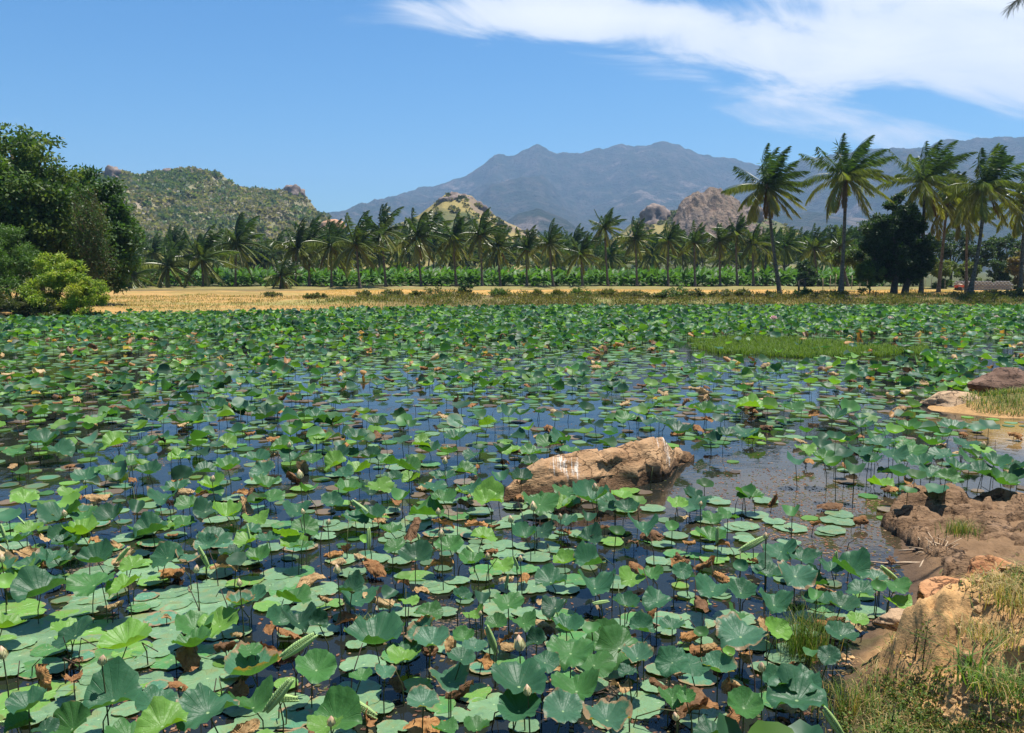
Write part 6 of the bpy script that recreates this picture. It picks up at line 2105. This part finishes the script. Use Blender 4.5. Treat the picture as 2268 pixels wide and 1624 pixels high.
# crumbled earth lying on the eroded face
r2 = np.random.default_rng(187)
n = 2600
x = 2.45 + 1.6 * r2.random(n)
y = 4.9 + 2.0 * r2.random(n)
pl = sdist(x, y, PLAT)
k = (pl > -0.35) & (pl < 0.75) & (fbm(x * 2.5, y * 2.5, oct=3, seed=188) > -0.1)
x, y = x[k], y[k]
zg = ground_z(x, y)
acc = Acc()
import bmesh as _bm
bmx = _bm.new()
_bm.ops.create_icosphere(bmx, subdivisions=1, radius=1)
IV = np.array([v_.co for v_ in bmx.verts])
IF = np.array([[v_.index for v_ in f_.verts] for f_ in bmx.faces])
bmx.free()
for i in range(len(x)):
    s_ = 0.006 + 0.030 * r2.random() ** 4
    acc.add(IV * s_ * (0.6 + 0.8 * r2.random((len(IV), 1))) * np.array([1.2, 1.0, 0.7]) + np.array([x[i], y[i], zg[i]]), None, IF, c=np.array([0.44, 0.27, 0.13]) * (0.6 + 0.6 * r2.random()))
o = obj('earth_crumbs', acc.mesh('earth_crumbs', MAT['ground'], flat=True))
tag(o, 'crumbled lumps of tan earth on the eroded bank face', 'earth', kind='stuff')


def tuft(name, label, u, v, z, n, spread, h, w, fdry, cat, seed, lean=0.6, group=None, flat=1.0):
    r2 = np.random.default_rng(seed)
    p = at(u, v, z)
    a = r2.normal(size=(n, 2)) * spread * np.array([1.0, flat])
    zz_ = ground_z(p[0] + a[:, 0], p[1] + a[:, 1]) - p[2]
    P = np.concatenate([a, np.maximum(zz_, -0.05 - 0 * zz_)[:, None]], 1)
    if cat == 'reeds' or 'pond' in label:
        P[:, 2] = -0.03
    V, Q, T, c = blades(P, h * (0.5 + 0.6 * r2.random(n)), np.full(n, w), np.full(n, lean), pick(r2, n, fdry), r2)
    o = obj(name, mesh(name, V, Q, T, c, MAT['grass']), None, p)
    tag(o, label, cat, group)
    return o


tuft('grass_tuft', 'tall thin green reed tuft standing among the lotus by the bank', 1782, 1450, 0.0, 420, 0.10, 0.55, 0.0026, 0.1, 'grass tuft', 1, 0.55)
tuft('grass_tuft', 'small bright grass tuft on a rotting heap between lotus leaves', 802, 1384, 0.05, 160, 0.05, 0.16, 0.003, 0.1, 'grass tuft', 2, 0.8)
tuft('grass_tuft', 'yellowish grass tuft growing on the brown slab', 2128, 1190, 0.16, 260, 0.09, 0.22, 0.003, 0.35, 'grass tuft', 3, 0.7)
tuft('grass_tuft', 'wispy grass tuft at the left foot of the earth face', 1880, 1560, 0.05, 200, 0.10, 0.30, 0.0028, 0.35, 'grass tuft', 4, 0.7)
tuft('grass_tuft', 'low grass tuft under the big front lotus leaf by the bank', 1790, 1560, 0.0, 240, 0.16, 0.16, 0.0028, 0.3, 'grass tuft', 5, 0.8)
tuft('grass_tuft', 'wide-bladed pale green grass plant on the bank slope', 2165, 1500, 0.72, 46, 0.05, 0.32, 0.008, 0.1, 'grass tuft', 6, 1.3)
tuft('grass_tuft', 'dry tall grass clump on the bank at the right edge', 2250, 1330, 0.95, 200, 0.10, 0.20, 0.0030, 0.75, 'grass tuft', 7, 1.0)
tuft('grass_tuft', 'straw-coloured grass clump above the earth face', 2190, 1400, 0.85, 220, 0.10, 0.15, 0.0030, 0.7, 'grass tuft', 8, 1.1)
tuft('grass_tuft', 'green grass clump at the lower right edge of the bank', 2235, 1520, 0.85, 220, 0.10, 0.18, 0.0032, 0.25, 'grass tuft', 9, 1.1)

# sedge lawn in the far water and grass of the islet
r2 = np.random.default_rng(88)
n = 30000
u = 1490 + 570 * r2.random(n)
v = 748 + 46 * r2.random(n)
k = ((u - 1770) / 280) ** 2 + ((v - 771 - 0.025 * (u - 1770)) / 20) ** 2 + 0.7 * fbm(u * 0.02, v * 0.06, oct=3, seed=89) < 0.85
u, v = u[k], v[k]
P = np.array([at(a, b_, 0.0) for a, b_ in zip(u, v)])
n = len(P)
V, Q, T, c = blades(P - np.array([0, 0, 0.03]), 0.10 + 0.20 * r2.random(n), np.full(n, 0.018), np.full(n, 0.5), np.array([(0.12, 0.19, 0.03), (0.15, 0.21, 0.035), (0.095, 0.155, 0.028)])[r2.integers(0, 3, n)], r2)
o = obj('sedge_patch', mesh('sedge_patch', V, Q, T, c, MAT['grass']))
tag(o, 'patch of bright green sedge growing in the far right water', 'sedge', kind='stuff')
r2 = np.random.default_rng(90)
n = 26000
x = 9.5 + 7 * r2.random(n)
y = 16.5 + 7.5 * r2.random(n)
sdp = -sdist(x, y, POND)
k = (sdp > 0.08 + 0.25 * fbm(x, y, oct=2, seed=91)) & (x > 10.7 + 0.4 * fbm(x, y, seed=92))
x, y = x[k], y[k]
n = len(x)
V, Q, T, c = blades(np.stack([x, y, ground_z(x, y)], 1), 0.08 + 0.14 * r2.random(n), np.full(n, 0.007), np.full(n, 0.9), pick(r2, n, 0.25), r2)
o = obj('islet_grass', mesh('islet_grass', V, Q, T, c, MAT['grass']))
tag(o, 'short green grass on the islet at the right edge', 'grass', kind='stuff')
# far bank grass
r2 = np.random.default_rng(93)
n = 42000
x = -42 + 92 * r2.random(n)
y = 66 + 19 * r2.random(n)
sdp = -sdist(x, y, POND)
nb_ = fbm(x * 0.25, y * 0.4, oct=3, seed=94)
k = (sdp > 0.0) & (sdp < 9 + 16 * smooth(-x, 12, 24)) & (nb_ + 0.4 * r2.random(n) > 0.0)
x, y, nb_ = x[k], y[k], nb_[k]
n = len(x)
fd = np.clip(np.where(x < -14, 0.85, 0.45) - 0.5 * nb_, 0, 1)
V, Q, T, c = blades(np.stack([x, y, ground_z(x, y)], 1), (0.12 + 0.28 * r2.random(n)) * np.where(x < -14, 0.6, 1.0), np.full(n, 0.022), np.full(n, 0.7), pick(r2, n, fd) * 0.85, r2)
o = obj('far_bank_grass', mesh('far_bank_grass', V, Q, T, c, MAT['grass']))
tag(o, 'tan and olive grass along the far bank', 'grass', kind='stuff')

# low brush covering the slope of the far bank
r2 = np.random.default_rng(192)
n = 60000
x = -20 + 72 * r2.random(n)
y = 71.5 + 8.5 * r2.random(n)
sdp = -sdist(x, y, POND)
nb_ = fbm(x * 0.5, y * 0.5, oct=4, seed=194)
k = (sdp > 0.1) & (sdp < 7.5) & (nb_ + 0.5 * r2.random(n) > 0.12) & (x > -16 + 6 * nb_)
x, y, nb_ = x[k], y[k], nb_[k]
n = len(x)
hh = np.clip(0.15 + 0.9 * nb_, 0.08, 0.75) * r2.random(n)
P = np.stack([x, y, ground_z(x, y) + hh], 1)
V, Q = kites(P, r2.normal(size=(n, 3)) + np.array([0, 0, 0.8]), 0.16 + 0.14 * r2.random(n), 0.06 + 0.05 * r2.random(n))
nc = fbm(x * 0.3 + 5, y * 0.3, oct=2, seed=195)
cc = np.where((nc > 0)[:, None], np.array([(0.13, 0.12, 0.04)]), np.array([(0.085, 0.105, 0.028)])) * (0.6 + 0.8 * r2.random((n, 1))) + np.array([0.05, 0.02, 0.0]) * r2.random((n, 1))
o = obj('bank_brush', mesh('bank_brush', V, Q, None, np.repeat(cc, 4, 0), MAT['fol']))
tag(o, 'low olive brush covering the slope of the far bank', 'brush', kind='stuff')

# driftwood and twigs
MAT['drift'] = simple_mat('driftwood', (0.50, 0.38, 0.25), (0.36, 0.25, 0.16), 14, 0.8, 0.4, dist=0.01)


def cpt(cx, cy, z):
    u, v = cropuv('C', cx, cy)
    return at(u, v, z)


def stick(label, pts, r, mat='drift', cat='stick', group='sticks by the water'):
    P = np.array([cpt(*p) for p in pts])
    b = P[0].copy()
    n_ = len(P)
    o = obj('stick', mesh('stick', *tube(P - b, r * np.linspace(1, 0.45, n_), 7), None, MAT[mat]), None, b)
    tag(o, label, cat, group)
    return o


stick('long pale stick lying at the water line by the slab', [(1620, 462, 0.05), (1480, 458, 0.03), (1350, 462, 0.03), (1215, 448, 0.02)], 0.016)
stick('upper pale stick lying on the mud below the slab', [(1670, 385, 0.10), (1560, 372, 0.08), (1440, 380, 0.05)], 0.018)
stick('forked root piece slanting between the two pale sticks', [(1680, 380, 0.11), (1640, 420, 0.09), (1600, 455, 0.07), (1575, 500, 0.03)], 0.020)
stick('thin grey twig lying over the dark rock', [(2190, 470, 0.62), (2050, 520, 0.5), (1910, 548, 0.42)], 0.007)
stick('thin pale twig on the slab right of the dark rock', [(2140, 490, 0.4), (2040, 488, 0.36), (1955, 470, 0.3)], 0.007)
acc = Acc()
r2 = np.random.default_rng(95)
for k in range(46):
    d = r2.normal(size=3) * 0.10
    d[2] = abs(d[2]) * 0.7
    s_ = r2.normal(size=3) * 0.04
    acc.add(*tube([s_, s_ + d * 0.6 + r2.normal(size=3) * 0.03, s_ + d + r2.normal(size=3) * 0.04], [0.008, 0.006, 0.003], 4))
o = obj('root_tangle', acc.mesh('root_tangle', MAT['drift']), None, cpt(1700, 395, 0.12))
tag(o, 'tangle of dry roots at the end of the pale sticks', 'roots')

# slender weeds standing on the bank edge
for k, (cx, cy, z, h, lab) in enumerate([(1610, 930, 0.62, 0.42, 'slender weed stem standing above the earth face'), (1560, 900, 0.60, 0.26, 'short weed stem left of the slender one'), (1395, 1400, 0.3, 0.25, 'leafy weed at the foot of the earth face')]):
    p = cpt(cx, cy, z)
    p[2] = gz(p[0], p[1])
    acc = Acc()
    r2 = np.random.default_rng(96 + k)
    root = empty('weed', p)
    tag(root, lab, 'weed')
    acc.add(*tube([(0, 0, -0.03), (0.01, 0, h * 0.5), (0.03, 0, h)], [0.005, 0.004, 0.002], 5))
    for j in range(9):
        t = 0.2 + 0.75 * r2.random()
        d = r2.normal(size=3) * 0.07
        d[2] = abs(d[2])
        acc.add(*tube([(0.02 * t, 0, h * t), (0.02 * t + d[0], d[1], h * t + d[2])], [0.002, 0.001], 3))
    obj('stem', acc.mesh('stem', MAT['drystalk']), root)
    n = 60
    tt = 0.15 + 0.85 * r2.random(n)
    P = np.stack([0.02 * tt + r2.normal(size=n) * 0.03, r2.normal(size=n) * 0.03, h * tt], 1)
    V, Q = kites(P, r2.normal(size=(n, 3)), 0.028, 0.012)
    obj('leaves', mesh('leaves', V, Q, None, np.tile((0.10, 0.13, 0.03), (len(V), 1)), MAT['grass']), root)

# ---- things on the far bank and field
MAT['post'] = simple_mat('dark_post', (0.05, 0.045, 0.03), (0.09, 0.075, 0.05), 4, 0.9, 0.3)


def box(cx, cy, cz, sx, sy, sz):
    V = np.array([(x, y, z) for z in (-1, 1) for y in (-1, 1) for x in (-1, 1)], float) * np.array([sx, sy, sz]) / 2 + np.array([cx, cy, cz])
    return V, [(0, 2, 3, 1), (4, 5, 7, 6), (0, 1, 5, 4), (2, 6, 7, 3), (0, 4, 6, 2), (1, 3, 7, 5)]


bp = on_ground(1775, 80.5)
root = empty('sluice_post', bp)
tag(root, 'dark ladder-like wooden post frame on the far bank between the tall palms', 'post')
for sx in (-0.28, 0.28):
    obj('upright', mesh('upright', *box(sx, 0, 0.62, 0.16, 0.16, 1.5), None, None, MAT['post']), root)
for zz_ in (0.45, 0.85, 1.28):
    obj('rung', mesh('rung', *box(0, 0, zz_, 0.40, 0.12, 0.12), None, None, MAT['post']), root)
obj('arm', mesh('arm', *tube([(-0.3, 0, 1.36), (0.1, 0, 1.5), (0.75, 0, 1.62)], [0.06, 0.05, 0.03], 6), None, MAT['post']), root)

# low wall: courses of grey blocks
MAT['block'] = simple_mat('grey_block', (0.20, 0.19, 0.185), (0.29, 0.275, 0.26), 3, 0.95, 0.4, dist=0.02)
wl_ = on_ground(2112, 106)
wr_ = on_ground(2240, 104)
root = empty('block_wall', wl_)
tag(root, 'low grey block wall behind the straw field on the right', 'wall')
dv = wr_ - wl_
Lw = np.linalg.norm(dv[:2])
angw = math.atan2(dv[1], dv[0])
bw = mesh('block', *box(0, 0, 0, 0.385, 0.19, 0.185), None, None, MAT['block'])
nb_ = int(Lw / 0.40)
for course in range(6):
    for k in range(nb_):
        s_ = (k + 0.5 + 0.5 * (course % 2)) * 0.40
        if course == 5 and (k * 7) % 5 == 0 and k > nb_ * 0.5:
            continue
        if s_ > Lw:
            continue
        o = obj('block', bw, root, (s_ * math.cos(angw), s_ * math.sin(angw) + 0.006 * ((k * 3 + course) % 3), 0.05 + course * 0.20))
        o.rotation_euler = (0, 0, angw)

# small red cart before the wall
MAT['red'] = simple_mat('red_paint', (0.40, 0.075, 0.03), (0.30, 0.05, 0.025), 6, 0.5, 0.1)
MAT['cream'] = simple_mat('cream_paint', (0.62, 0.52, 0.36), (0.52, 0.42, 0.28), 6, 0.6, 0.1)
MAT['tyre'] = simple_mat('tyre', (0.03, 0.028, 0.026), (0.05, 0.045, 0.04), 6, 0.8, 0.1)
pc = on_ground(2124, 103)
root = empty('farm_cart', pc)
tag(root, 'small red farm cart with a cream load before the grey wall', 'cart')
obj('bed', mesh('bed', *box(0, 0, 0.50, 0.95, 0.6, 0.18), None, None, MAT['red']), root)
obj('side_board', mesh('side_board', *box(0, -0.31, 0.66, 0.95, 0.03, 0.14), None, None, MAT['red']), root)
obj('side_board', mesh('side_board', *box(0, 0.31, 0.66, 0.95, 0.03, 0.14), None, None, MAT['red']), root)
obj('load', rock_mesh('load', 0.38, 0.26, 0.2, 77, MAT['cream'], sub=3), root, (0.08, 0, 0.72))
for sy in (-0.36, 0.36):
    Vw, Qw = lathe([(0.05, -0.04), (0.22, -0.05), (0.27, -0.03), (0.27, 0.03), (0.22, 0.05), (0.05, 0.04)], 14)
    wme = mesh('wheel', Vw[:, [0, 2, 1]], Qw, None, None, MAT['tyre'])
    obj('wheel', wme, root, (-0.1, sy, 0.27))
obj('drawbar', mesh('drawbar', *tube([(0.4, 0, 0.45), (0.8, 0, 0.4), (1.15, 0, 0.30)], [0.03, 0.025, 0.02], 6), None, MAT['red']), root)

# thin fence poles at the back of the field, left of the wall
for k, u in enumerate([1822, 1838, 1850, 1866, 1886, 1904, 1920, 2048, 2062, 2078, 2092]):
    b = on_ground(u, 110 + (k % 3))
    h = 1.5 + 0.5 * ((k * 7) % 5) / 5
    o = obj('fence_pole', mesh('fence_pole', *tube([(0, 0, -0.1), (0.02, 0, h * 0.5), (0.05 * ((k % 3) - 1), 0, h)], [0.05, 0.045, 0.035], 6), None, MAT['drift']), None, b)
    tag(o, place('thin pale fence pole behind the straw field', b + np.array([0, 0, h * 0.5])), 'fence pole', 'fence poles behind the field')

# straw windrows raised in the golden field
r2 = np.random.default_rng(97)
n = 30000
x = -22 + 74 * r2.random(n)
y = 84 + 21 * r2.random(n)
k = fbm(x * 0.08, y * 0.5, oct=3, seed=98) + 0.3 * r2.random(n) > 0.12
x, y = x[k], y[k]
n = len(x)
V, Q, T, c = blades(np.stack([x, y, ground_z(x, y)], 1), 0.05 + 0.09 * r2.random(n), np.full(n, 0.03), np.full(n, 1.0), np.array([(0.47, 0.29, 0.10), (0.40, 0.24, 0.08), (0.52, 0.35, 0.14)])[r2.integers(0, 3, n)], r2)
o = obj('straw_stubble', mesh('straw_stubble', V, Q, T, c, MAT['grass']))
tag(o, 'golden straw stubble on the field beyond the far bank', 'stubble', kind='stuff')

# drooping feathery twig that reaches into the top right corner from a branch outside the frame
tp = atY(2236, 14, 9.0)
root = empty('hanging_branch', tp)
tag(root, 'drooping needle-leaved branch tip hanging into the top right corner', 'branch')
pts = [np.array([1.6, 0.6, 1.3]), np.array([0.9, 0.3, 0.75]), np.array([0.3, 0.1, 0.22]), np.array([0, 0, 0])]
obj('twig', mesh('twig', *tube(pts, [0.03, 0.02, 0.01, 0.004], 6), None, MAT['bark']), root)
r2 = np.random.default_rng(99)
n = 420
t = r2.random(n) ** 1.3 * 3
i = np.clip(t.astype(int), 0, 2)
PP = np.array(pts)[::-1]
P = PP[i] + (PP[i + 1] - PP[i]) * (t - i)[:, None]
V, Q = kites(P, r2.normal(size=(n, 3)) * 0.35 + np.array([-0.45, 0, -0.9]), 0.10 + 0.08 * r2.random(n), 0.004)
obj('needles', mesh('needles', V, Q, None, np.tile((0.05, 0.06, 0.03), (len(V), 1)), MAT['fol']), root)

# ---- haze: pale air out to the mountains
m, nt, out = new_mat('haze')
vol = N(nt, 'ShaderNodeVolumePrincipled', inp={'Color': rgb(0.42, 0.65, 1.0), 'Density': 0.00014, 'Anisotropy': 0.2})
nt.links.new(vol.outputs[0], out.inputs['Volume'])
V, Q = box(0, 3300, 398, 13000, 7400, 800)
o = obj('haze', mesh('haze', V, Q, None, None, m, flat=True))
o['kind'] = 'stuff'
o['label'] = 'thin blue haze hanging before the mountains'
o['category'] = 'haze'
